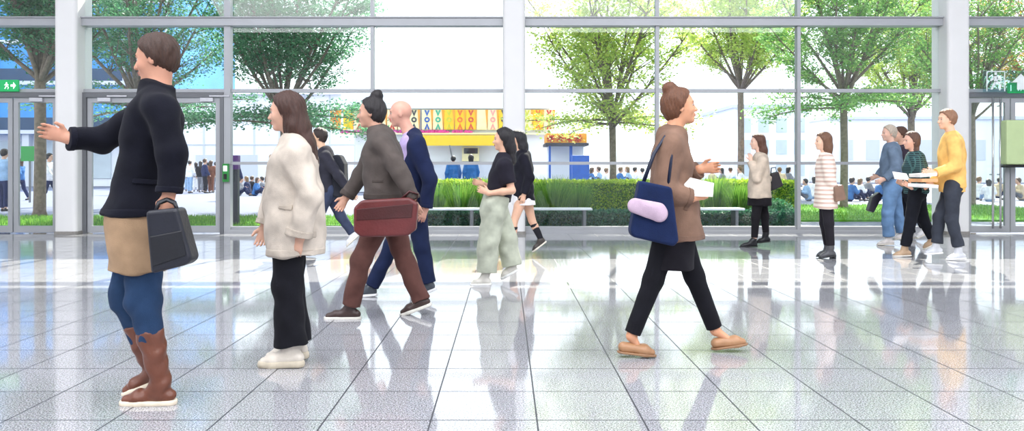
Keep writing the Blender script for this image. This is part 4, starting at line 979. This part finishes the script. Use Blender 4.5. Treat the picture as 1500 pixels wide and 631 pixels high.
# ---- 7 black jacket by the column
P = Person(11.2, -1, 765, 'person in a black top with bare knees, just before the middle column', h=.011, k=.98, skin=(216, 172, 146))
joints(P, head=(758, 204, 0), neck=(765, 224, 0))
arm(P, 'n', (768, 233, .17), (776, 260, .21), (768, 284, .2), (766, 292, .2)); arm(P, 'f', (764, 232, -.17), (756, 258, -.2), (748, 280, -.18), (746, 287, -.18))
leg(P, 'n', (768, 279, .085), (753, 324, .085), (751, 361, .085), (760, 374, .085), (731, 375, .085)); leg(P, 'f', (768, 279, -.085), (779, 322, -.085), (792, 350, -.085), (801, 354, -.085), (780, 370, -.085))
P.body(); P.hair((24, 22, 28), 'long', [(P.L_(-.04, 0, .03), .075), (P.p(766, 215), .07), (P.p(770, 232), .055)], vol=.01)
P.put('jacket', P.torso(.013, -.03)+P.outline([(757, 778, 228), (754, 781, 248), (752, 780, 270), (752, 784, 298)], [.155, .18, .17, .18], bottom=((766, 293), (0, 0, -1)))+P.sleeves(.02), 'f', (26, 26, 36), fold=.005)
P.put('skirt', P.outline([(752, 780, 278), (750, 785, 302)], [.16, .18], bottom=((766, 300), (0, 0, -1))), 'f', (232, 230, 232), 'white hem showing under the jacket')
for n in 'nf': P.put('long_sock', [Cone(P.J['kn'+n]*.75+P.J['an'+n]*.25, P.J['an'+n], .054, .04, k=.02, cuts=[(P.J['kn'+n]*.8+P.J['an'+n]*.2, U(P.J['kn'+n]-P.J['an'+n]))])], 'f', (34, 34, 40))
P.shoe('n', (236, 236, 238), label='white sneaker'); P.shoe('f', (60, 54, 50))
# ---- 6 khaki trousers
P = Person(8.45, -1, 724, 'person in a black t-shirt and baggy pale khaki trousers walking left before the middle column', h=.009, k=.94, skin=(226, 178, 150))
joints(P, head=(737, 204, 0), neck=(738, 231, 0))
arm(P, 'n', (740, 244, .16), (750, 279, .2), (716, 283, .2), (702, 277, .2)); arm(P, 'f', (734, 243, -.16), (736, 279, -.2), (708, 270, -.14), (694, 266, -.12))
leg(P, 'n', (724, 302, .085), (716, 354, .085), (713, 400, .085), (720, 418, .085), (688, 419, .085)); leg(P, 'f', (724, 302, -.085), (742, 350, -.085), (750, 390, -.085), (760, 396, -.085), (734, 410, -.085))
P.body(); P.hair((28, 24, 28), 'long', [(P.L_(-.04, 0, .03), .075), (P.p(747, 216), .06), (P.p(750, 236), .045)], vol=.006); P.brows((30, 26, 26))
P.put('t_shirt', P.torso(.013, -.03)+P.outline([(726, 750, 238), (720, 752, 255), (716, 750, 278), (712, 748, 300)], [.14, .165, .155, .16], bottom=((728, 296), (0, 0, -1)))+P.sleeves(.022, .36)+[Cone(P.J['shn'], P.J['neck'], .06, .06, k=.05), Cone(P.J['shf'], P.J['neck'], .06, .06, k=.05)], 'f', (34, 32, 42), fold=.004)
P.put('baggy_trousers', P.legs(.04, .022, .97, knee=.012, thick=1.12), 'f', (184, 188, 170), fold=.01, foldf=.9)
for n in 'nf': P.shoe(n, (214, 210, 200), (236, 236, 232), thick=.026, label='pale sneaker')
# ---- 8 woman in brown coat facing right
P = Person(5.2, 1, 982, 'person in a brown coat walking right with a blue shoulder bag and papers', h=.0065, k=.97, skin=(220, 160, 124))
joints(P, head=(995, 156, 0), neck=(984, 199, 0))
arm(P, 'n', (979, 215, .165), (975, 280, .22), (1012, 290, .2), (1030, 284, .18)); arm(P, 'f', (985, 214, -.16), (996, 262, -.2), (1024, 248, -.12), (1042, 246, -.1))
leg(P, 'n', (986, 318, .085), (957, 410, .08), (925, 492, .08), (904, 516, .08), (962, 522, .08)); leg(P, 'f', (986, 318, -.085), (1017, 404, -.08), (1048, 484, -.08), (1042, 512, -.08), (1096, 504, -.08))
P.body(pitch=.12); P.hair((104, 64, 40), 'bun', [(P.L_(-.05, 0, .12), .05)], vol=.006); P.brows((80, 50, 32))
P.put('coat', P.torso(.013, -.03)+P.outline([(966, 1000, 206), (956, 1004, 228), (954, 1010, 265), (958, 1020, 300), (966, 1030, 362)], [.14, .18, .175, .2, .22], bottom=((995, 350), (.1, 0, -1)))
      + P.under((995, 350), .03)+P.sleeves(.024)+P.collar(.035, .022)+[Cone(P.J['shn'], P.J['neck'], .065, .07, k=.05), Cone(P.J['shf'], P.J['neck'], .065, .07, k=.05)], 'f', (128, 100, 84), fold=.007, foldf=1.0)
P.cuffs('coat', (116, 90, 76), .035); P.panel('coat', 'placket', [P.fbox(1010, 1030, 262, 350, 0, .04)], (116, 90, 76), .005); P.panel('coat', 'hem_band', [P.fbox(950, 1045, 341, 350, 0, .4)], (118, 92, 78), .003)
P.put('skirt', P.outline([(960, 1018, 330), (950, 1014, 396)], [.205, .2], bottom=((985, 392), (0, 0, -1))), 'f', (24, 22, 28), 'short black skirt')
P.put('leggings', P.legs(.009, .004, .95, thick=.98), 'f', (22, 22, 28), fold=.001)
for n in 'nf': P.shoe(n, (172, 128, 92), (150, 112, 80), thick=.014, low=True, label='tan loafer')
poly_bag(P, 'shoulder_bag', [(935, 264), (982, 274), (992, 352), (985, 360), (925, 346), (921, 338)], .26, .38, (24, 38, 74), 'large blue shoulder bag at the side of the person in the brown coat', 'bag', strap=[(942, 268, .28), (958, 225, .24), (974, 200, .2), (984, 222, .24), (978, 276, .28)], kind='f')
o = sdf('folded_scarf', [Cone(P.p(930, 301, .40), P.p(964, 311, .40), .045, .058, (0, 1, 0), .4)], .007, FM('f', (188, 164, 182)), None, (), .003, 1.5)
o.location = P.e.location; tag(o, 'folded pale pink scarf tucked at the front of the blue shoulder bag', 'scarf')
sheet(P, 'paper_sheet', [(1002, 270), (1012, 260), (1046, 268), (1043, 288), (1008, 287)], .2, (232, 228, 222), 'white papers in the hand of the person in the brown coat', 'papers', .006)
# ---- 9 beige coat
P = Person(12.6, -1, 1110, 'person in a short beige coat and black skirt near the glass, hand at face', h=.011, k=.98, skin=(228, 188, 166))
joints(P, head=(1109, 208, 0), neck=(1114, 227, 0))
arm(P, 'n', (1116, 236, .17), (1108, 262, .2), (1100, 236, .12), (1099, 225, .1)); arm(P, 'f', (1112, 236, -.17), (1120, 262, -.2), (1130, 262, -.18), (1136, 264, -.18))
leg(P, 'n', (1112, 278, .085), (1107, 318, .085), (1105, 350, .085), (1110, 361, .085), (1083, 362, .085)); leg(P, 'f', (1112, 278, -.085), (1120, 316, -.085), (1122, 342, -.085), (1129, 354, -.085), (1107, 356, -.085))
P.body(); P.hair((92, 60, 46), 'long', [(P.L_(-.04, 0, .04), .08), (P.p(1117, 220), .07), (P.p(1119, 236), .055)], vol=.01)
P.put('coat', P.torso(.013, -.03)+P.outline([(1103, 1124, 232), (1099, 1126, 250), (1097, 1127, 270), (1095, 1130, 294)], [.155, .185, .2, .22], bottom=((1112, 289), (0, 0, -1)))+P.under((1112, 289), .03)+P.sleeves(.022)+P.collar(.03, .03), 'f', (206, 190, 172), fold=.005)
P.put('skirt', P.outline([(1097, 1128, 280), (1095, 1130, 304)], [.2, .21], bottom=((1112, 301), (0, 0, -1))), 'f', (28, 26, 30)); P.put('tights', P.legs(.009, .002, .93, thick=1), 'f', (30, 28, 32), fold=0)
for n in 'nf': P.shoe(n, (22, 22, 26), (30, 30, 32), thick=.016, shaft=.07 if n == 'f' else 0)
poly_bag(P, 'handbag', [(1127, 254), (1139, 251), (1146, 272), (1128, 280)], -.26, -.14, (34, 28, 34), 'black handbag on the arm of the person in the beige coat', 'bag', handles=[[(1129, 255, -.2), (1130, 246, -.2), (1136, 245, -.2), (1138, 253, -.2)]])
# ---- 10 striped coat
P = Person(10.95, -1, 1209, 'person in a pale striped coat and grey heeled ankle boots', h=.011, k=.95, skin=(226, 186, 160))
joints(P, head=(1205, 207, 0), neck=(1209, 226, 0))
arm(P, 'n', (1211, 235, .165), (1216, 262, .2), (1224, 282, .2), (1227, 290, .2)); arm(P, 'f', (1208, 235, -.165), (1204, 262, -.18), (1202, 284, -.16), (1202, 292, -.16))
leg(P, 'n', (1210, 284, .085), (1214, 327, .085), (1217, 362, .085), (1225, 375, .085), (1199, 378, .085)); leg(P, 'f', (1210, 284, -.085), (1208, 327, -.085), (1213, 361, -.085), (1221, 373, -.085), (1195, 376, -.085))
P.body(); P.hair((112, 78, 58), 'long', [(P.L_(-.04, 0, .04), .08), (P.p(1211, 216), .07), (P.p(1213, 238), .05)], vol=.01)
sm, nt, b_ = newmat('striped_cloth'); tc = nd(nt, 'ShaderNodeTexCoord'); wv = nd(nt, 'ShaderNodeTexWave', bands_direction='Z'); wv.inputs['Scale'].default_value = 5.5; wv.inputs['Distortion'].default_value = .4; wv.inputs['Detail'].default_value = 1
nt.links.new(tc.outputs['Object'], wv.inputs[0]); rr = nd(nt, 'ShaderNodeValToRGB'); rr.color_ramp.elements[0].color = lin(208, 178, 164); rr.color_ramp.elements[1].color = lin(240, 226, 214); rr.color_ramp.elements[0].position = .25; rr.color_ramp.elements[1].position = .5
nt.links.new(wv.outputs['Fac'], rr.inputs[0]); nt.links.new(rr.outputs[0], b_.inputs['Base Color']); b_.inputs['Roughness'].default_value = .9
P.put('coat', P.torso(.013, -.03)+P.outline([(1201, 1218, 232), (1198, 1221, 250), (1197, 1222, 272), (1193, 1225, 312)], [.15, .175, .2, .22], bottom=((1209, 304), (0, 0, -1)))+P.under((1209, 304), .03)+P.sleeves(.022)+P.collar(.03, .02), 'f', (230, 206, 190), fold=.004, mat_=sm)
P.put('tights', P.legs(.01, .004, .93, thick=1), 'f', (34, 32, 38), fold=0)
for n in 'nf': P.shoe(n, (74, 74, 78), (40, 40, 42), thick=.014, shaft=.09, block=.04, label='grey heeled ankle boot')
poly_bag(P, 'handbag', [(1219, 273), (1233, 270), (1238, 292), (1222, 296)], .16, .28, (128, 100, 84), 'small brown handbag in the hand of the person in the striped coat', 'bag')
# ---- right hand group
P = Person(13.8, -1, 1322, 'brown haired person in a dark jacket at the back of the right hand group', h=.012, k=1.05, skin=(216, 170, 146))
joints(P, head=(1318, 197, 0), neck=(1322, 214, 0))
arm(P, 'n', (1324, 221, .18), (1330, 244, .22), (1322, 262, .2), (1319, 268, .2)); arm(P, 'f', (1321, 221, -.18), (1316, 244, -.2), (1308, 260, -.18), (1304, 266, -.18))
leg(P, 'n', (1324, 267, .09), (1338, 305, .09), (1354, 333, .09), (1361, 340, .09), (1342, 350, .09)); leg(P, 'f', (1324, 267, -.09), (1326, 308, -.09), (1336, 342, -.09), (1342, 349, -.09), (1318, 350, -.09))
P.body(); P.hair((84, 54, 40), 'short', vol=.008); P.put('jacket', P.torso(.026, -.15)+P.sleeves(.022), 'f', (60, 52, 64)); P.put('trousers', P.legs(.014, .01, .97), 'f', (32, 34, 44))
for n in 'nf': P.shoe(n, (230, 228, 228))
P = Person(12.9, -1, 1304, 'person in a blue denim shirt and light blue jeans, left of the checked shirt', h=.011, k=1.05, skin=(222, 180, 160))
joints(P, head=(1302, 195, 0), neck=(1306, 213, 0))
arm(P, 'n', (1308, 222, .18), (1312, 247, .22), (1296, 262, .22), (1289, 265, .22)); arm(P, 'f', (1304, 222, -.18), (1296, 246, -.22), (1286, 258, -.2), (1280, 260, -.2))
leg(P, 'n', (1307, 271, .09), (1300, 313, .09), (1302, 347, .09), (1310, 358, .09), (1284, 359, .09)); leg(P, 'f', (1307, 271, -.09), (1314, 311, -.09), (1322, 340, -.09), (1330, 346, -.09), (1308, 352, -.09))
P.body(); P.hair((190, 176, 160), 'short', vol=.006); P.put('denim_shirt', P.torso(.013, -.03)+P.outline([(1294, 1318, 219), (1291, 1320, 238), (1292, 1320, 256), (1292, 1322, 276)], [.16, .19, .18, .18], bottom=((1306, 271), (0, 0, -1)))+P.sleeves(.022)+P.collar(.02, .015), 'f', (108, 126, 148), fold=.005)
P.put('jeans', P.legs(.026, .02, .98, thick=1.05), 'f', (112, 146, 186), fold=.006)
for n in 'nf': P.shoe(n, (222, 216, 212))
poly_bag(P, 'satchel', [(1286, 281), (1291, 286), (1278, 311), (1270, 308), (1276, 288)], -.2, -.08, (40, 36, 44), 'dark satchel behind the light blue jeans at right', 'bag', .012)
P = Person(11.2, -1, 1340, 'person in a dark teal checked shirt and black trousers, holding papers', h=.01, k=1.0, skin=(226, 178, 156))
joints(P, head=(1335, 206, 0), neck=(1340, 227, 0))
arm(P, 'n', (1343, 236, .18), (1354, 262, .22), (1336, 275, .22), (1328, 270, .22)); arm(P, 'f', (1339, 236, -.18), (1332, 262, -.2), (1322, 270, -.1), (1316, 266, -.08))
leg(P, 'n', (1343, 279, .09), (1334, 323, .09), (1326, 361, .09), (1335, 375, .09), (1307, 376, .09)); leg(P, 'f', (1343, 279, -.09), (1352, 321, -.09), (1366, 348, -.09), (1374, 355, -.09), (1352, 366, -.09))
P.body(); P.hair((96, 70, 60), 'bob', vol=.006)
sm, nt, b_ = newmat('checked_cloth'); tc = nd(nt, 'ShaderNodeTexCoord'); ck = nd(nt, 'ShaderNodeTexBrick'); ck.inputs['Scale'].default_value = 9; ck.inputs['Color1'].default_value = lin(34, 58, 66); ck.inputs['Color2'].default_value = lin(24, 34, 44); ck.inputs['Mortar'].default_value = lin(70, 110, 110); ck.inputs['Mortar Size'].default_value = .05; ck.offset = 0
mp = nd(nt, 'ShaderNodeMapping'); mp.inputs['Rotation'].default_value = (math.pi/2, 0, 0); nt.links.new(tc.outputs['Object'], mp.inputs[0]); nt.links.new(mp.outputs[0], ck.inputs[0]); nt.links.new(ck.outputs[0], b_.inputs['Base Color']); b_.inputs['Roughness'].default_value = .9
P.put('checked_shirt', P.torso(.013, -.03)+P.outline([(1328, 1353, 232), (1325, 1356, 248), (1326, 1355, 266), (1327, 1358, 288)], [.16, .19, .18, .18], bottom=((1341, 283), (0, 0, -1)))+P.sleeves(.022)+P.collar(.02, .015), 'f', (34, 58, 66), fold=.005, mat_=sm)
P.put('trousers', P.legs(.016, .012, .98), 'f', (26, 28, 36), fold=.005)
for n in 'nf': P.shoe(n, (190, 160, 130), (232, 228, 220), label='tan shoe')
sheet(P, 'paper_sheet', [(1308, 251), (1328, 254), (1332, 264), (1310, 262)], .25, (245, 242, 242), 'white papers held by the person in the checked shirt', 'papers', .006)
P = Person(10.75, -1, 1393, 'person in an orange-yellow shirt and dark jeans before the right hand column', h=.01, k=1.07, skin=(238, 190, 160))
joints(P, head=(1387, 175, 0), neck=(1394, 198, 0))
arm(P, 'n', (1397, 208, .19), (1400, 243, .22), (1369, 254, .22), (1359, 252, .22)); arm(P, 'f', (1392, 208, -.19), (1388, 242, -.2), (1364, 270, -.12), (1354, 274, -.1))
leg(P, 'n', (1396, 271, .09), (1394, 320, .09), (1404, 362, .09), (1415, 379, .09), (1386, 381, .09)); leg(P, 'f', (1396, 271, -.09), (1376, 317, -.09), (1372, 357, -.09), (1381, 371, -.09), (1354, 373, -.09))
P.body(); P.hair((150, 110, 84), 'short', vol=.008); P.brows((120, 90, 70))
P.put('shirt', P.torso(.013, -.03)+P.outline([(1381, 1408, 206), (1377, 1411, 226), (1377, 1410, 250), (1379, 1411, 288)], [.165, .2, .185, .185], bottom=((1395, 281), (0, 0, -1)))+P.sleeves(.024, .97)+P.collar(.02, .015)+[Cone(P.J['shn'], P.J['neck'], .06, .06, k=.05), Cone(P.J['shf'], P.J['neck'], .06, .06, k=.05)], 'f', (246, 192, 112), fold=.005)
P.put('jeans', P.legs(.016, .012, .97), 'f', (58, 62, 72), fold=.006)
for n in 'nf': P.shoe(n, (206, 208, 214), (240, 240, 240), label='grey and white sneaker')
for q, (y, c_) in enumerate(((256, (244, 240, 236)), (264, (230, 170, 120)), (272, (246, 244, 242)))):
    o = MB().box(-.11, .11, -.15, .15, -.022, .022).build('book', mat('book_cover_%d' % q, c_, .6), None, .004); L = P.e.location
    c = P.p(1352, y, .1); o.location = (L[0]-c[0], L[1]-c[1], c[2]); o.rotation_euler = (0, .08*(q-1), .1*q)
    tag(o, ['white book, topmost in the hands of the person in the orange-yellow shirt', 'tan book in the middle of the pile held by the person in orange-yellow', 'white book, lowest of the pile held by the person in orange-yellow'][q], 'book', 'books held by the person in the orange-yellow shirt')

# ================================================================== distant people: a few prototypes, copied
class Far(Person):
    def __init__(s, pose, fem=False):
        s.D = 30; s.dr = -1; s.x0 = 0; s.h = .024; s.k = 1.0; s.J = {}; s.seed = 1
        s.e = empty('person', (0, 0, 0), label='x', cat='person'); s.sk = FM('s', (214, 170, 146)); J = s.J
        v = V3
        if pose in ('stand', 'walk'):
            a = .3 if pose == 'walk' else .04
            J.update(head=v(.02, 0, 1.62), neck=v(0, 0, 1.43), shn=v(0, .18, 1.38), shf=v(0, -.18, 1.38), hipn=v(0, .09, .92), hipf=v(0, -.09, .92),
                     knn=v(a*.7, .1, .5), knf=v(-a*.3, -.1, .5), ann=v(a, .1, .09), anf=v(-a, -.1, .12), hen=v(a-.06, .1, 0), hef=v(-a-.06, -.1, .03), tobn=v(a+.2, .1, 0), tobf=v(-a+.18, -.1, 0),
                     eln=v(-.06-a*.3, .25, 1.1), elf=v(.04+a*.3, -.25, 1.1), wrn=v(.02-a*.5, .25, .86), wrf=v(.16+a*.5, -.22, .92), han=v(.04-a*.5, .25, .78), haf=v(.2+a*.5, -.22, .86))
        else:
            J.update(head=v(.02, 0, .78), neck=v(-.02, 0, .6), shn=v(-.03, .18, .55), shf=v(-.03, -.18, .55), hipn=v(-.12, .09, .12), hipf=v(-.12, -.09, .12),
                     knn=v(.25, .14, .42), knf=v(.25, -.16, .38), ann=v(.42, .12, .09), anf=v(.45, -.12, .09), hen=v(.38, .12, 0), hef=v(.4, -.12, 0), tobn=v(.62, .12, .02), tobf=v(.64, -.12, .02),
                     eln=v(.02, .26, .34), elf=v(.04, -.26, .34), wrn=v(.22, .14, .4), wrf=v(.22, -.14, .4), han=v(.3, .1, .42), haf=v(.3, -.1, .42))
        for n in 'nf': J['toe'+n] = J['tob'+n]*.85+J['he'+n]*.15+V3(0, 0, .03)
        eyes = globals()['sdf']
        s.body_far(fem)
    def body_far(s, fem):
        _h = s.h; nm = []
        Person.body(s)
        for o in [o for o in s.e.children if o.name.startswith('eye')]:
            for c in list(o.children): bpy.data.objects.remove(c)
            bpy.data.objects.remove(o)
        s.hair((60, 44, 36), 'long' if fem else 'short', [(s.L_(-.05, 0, .02), .075), (s.J['neck']+V3(-.04, 0, -.08), .06)] if fem else (), vol=.012)
        s.put('top', s.torso(.03, -.12)+s.sleeves(.024), 'f', (120, 120, 130), fold=0); s.put('trousers', s.legs(.018, .01, .97), 'f', (60, 70, 100), fold=0)
        for n in 'nf':
            f = U(s.J['tob'+n]-s.J['he'+n]); s.put('shoe', [Cone(s.J['he'+n]+f*.04+V3(0, 0, .04), s.J['tob'+n]-f*.04+V3(0, 0, .03), .042, .034, k=.02)], 'l', (50, 46, 46), fold=0)
protos = {(p, f): Far(p, f) for p in ('stand', 'walk', 'sit') for f in (False, True)}
used = set()
CT = {'white': (236, 236, 240), 'black': (30, 30, 38), 'blue': (60, 110, 170), 'grey': (130, 132, 140), 'red': (190, 70, 60), 'brown': (130, 84, 66), 'pale blue': (150, 180, 214), 'navy': (36, 46, 84), 'green': (80, 120, 90), 'orange': (230, 140, 60), 'beige': (210, 190, 160)}
def far(px, D, pose, fem, top, bot, rz, label, group, z=0.0):
    pr = protos[(pose, fem)]; key = (pose, fem)
    if key not in used: used.add(key); r = pr.e; kids = list(r.children)
    else:
        r = pr.e.copy(); COL.objects.link(r); kids = []
        for ch in list(pr.e.children): c = ch.copy(); COL.objects.link(c); c.parent = r; kids.append(c)
    r.location = (PX(px, D), D, z-.03); r.rotation_euler = (0, 0, rz); s_ = random.uniform(.96, 1.06); r.scale = (s_, s_, s_)
    r['label'] = label; r['category'] = 'person'; r['group'] = group
    hc = random.choice([(40, 30, 28), (80, 56, 40), (120, 92, 60), (30, 28, 30)])
    for c in kids:
        nm = c.name.split('.')[0]; m = {'top': FM('f', CT[top]), 'trousers': FM('f', CT[bot]), 'hair': FM('h', hc)}.get(nm)
        if m: c.material_slots[0].link = 'OBJECT'; c.material_slots[0].material = m
G1 = 'people standing outside beyond the double door'; G2 = 'people sitting on the ground outside at left'; G3 = 'people sitting beyond the hedge'; G4 = 'people sitting on the lawn beyond the right hand glazing'
for px, D, f, t, b_, rz, w_ in ((270, 47, 0, 'white', 'pale blue', 1.8, 'leftmost of the standing crowd'), (278, 43.5, 0, 'white', 'pale blue', 1.2, 'second from the left in the standing crowd'), (287, 47, 1, 'grey', 'white', 2, 'between the white shirts and the person in black'),
                                (294, 45.5, 1, 'black', 'grey', 1.5, 'right of the white shirts'), (300, 43.5, 0, 'navy', 'black', .6, 'in the middle of the standing crowd'), (305, 47.5, 0, 'pale blue', 'black', 2.6, 'behind the brown coat'), (309, 44, 1, 'brown', 'brown', 1.4, 'beside the frame of the double door'),
                                (316, 46, 0, 'beige', 'grey', 2.2, 'rightmost of the standing crowd'), (262, 45, 0, 'green', 'navy', 1, 'by the notice board')):
    far(px, D, 'stand', bool(f), t, b_, rz, 'distant person in %s standing outside, %s' % (t, w_), G1)
far(6, 24, 'stand', False, 'pale blue', 'navy', 1.3, 'distant person in pale blue outside, at the far left edge', 'people outside the far left door')
far(72, 27, 'walk', False, 'white', 'navy', .0, 'distant person in white walking outside right of the dark tree trunk', 'people outside the far left door')
far(30, 33, 'walk', True, 'blue', 'navy', 3.1, 'distant person in blue walking outside left of the dark tree trunk', 'people outside the far left door')
far(344, 33, 'stand', False, 'navy', 'navy', 1.2, 'distant person in navy standing outside just right of the double door', 'people outside beyond the double door')
for i, (px, t) in enumerate(((353, 'grey'), (361, 'navy'), (369, 'black'), (377, 'blue'), (384, 'grey'), (391, 'black'))):
    far(px, 39+(i % 3)*2, 'sit', bool(i % 2), t, 'navy', [0, 3.1, .8][i % 3], 'distant person in %s sitting on the paving, %s right of the double door' % (t, ['first', 'second', 'third', 'fourth', 'fifth', 'sixth'][i]), G2)
far(664, 31, 'stand', False, 'blue', 'navy', 1.57, 'distant person in blue before the stall, the left one of two', 'two people in blue before the stall')
far(690, 31, 'stand', True, 'blue', 'green', 1.57, 'distant person in blue before the stall, the right one of two', 'two people in blue before the stall')
tops = ['white', 'grey', 'blue', 'white', 'pale blue', 'black', 'white', 'grey', 'beige', 'pale blue', 'white', 'red', 'grey', 'blue']
# raised seating terrace
st('seating_step', MB().box(PX(845, 36), PX(1165, 36), 35.6, 40, -.03, .42), M_['pave'])
ORD = ['first', 'second', 'third', 'fourth', 'fifth', 'sixth']
for where, pxs in (('left of the slender tree trunk', (858, 867, 877, 888)), ('right of the slender tree trunk', (909, 919, 930, 941)), ('between the brown coat and the beige coat', (1044, 1057, 1070, 1084)), ('between the beige coat and the mullion', (1142, 1155))):
    for q, px in enumerate(pxs):
        i = px; t = tops[i % 14]
        far(px, 36.1+(q % 3)*1.35, 'sit', q % 3 == 1, t, ['navy', 'pale blue', 'black'][i % 3], [.2, 3, 1.4][i % 3], 'seated person in %s beyond the hedge, %s %s' % (t, ORD[q], where), G3, .45)
for where, pxs in (('between the beige and striped coats', ((1180, 32.5), (1193, 35))), ('right of the striped coat', ((1248, 32), (1260, 34.2), (1272, 36.5), (1290, 33))), ('seen through the right hand doors', ((1434, 34), (1448, 32), (1464, 36), (1492, 33)))):
    for q, (px, D) in enumerate(pxs):
        i = px; t = tops[i % 14]
        far(px, D, 'sit', q % 3 == 1, t, ['navy', 'grey', 'pale blue'][i % 3], [.2, 3, 1.4][i % 3], 'distant seated person in %s, %s %s' % (t, ORD[q], where), G4)
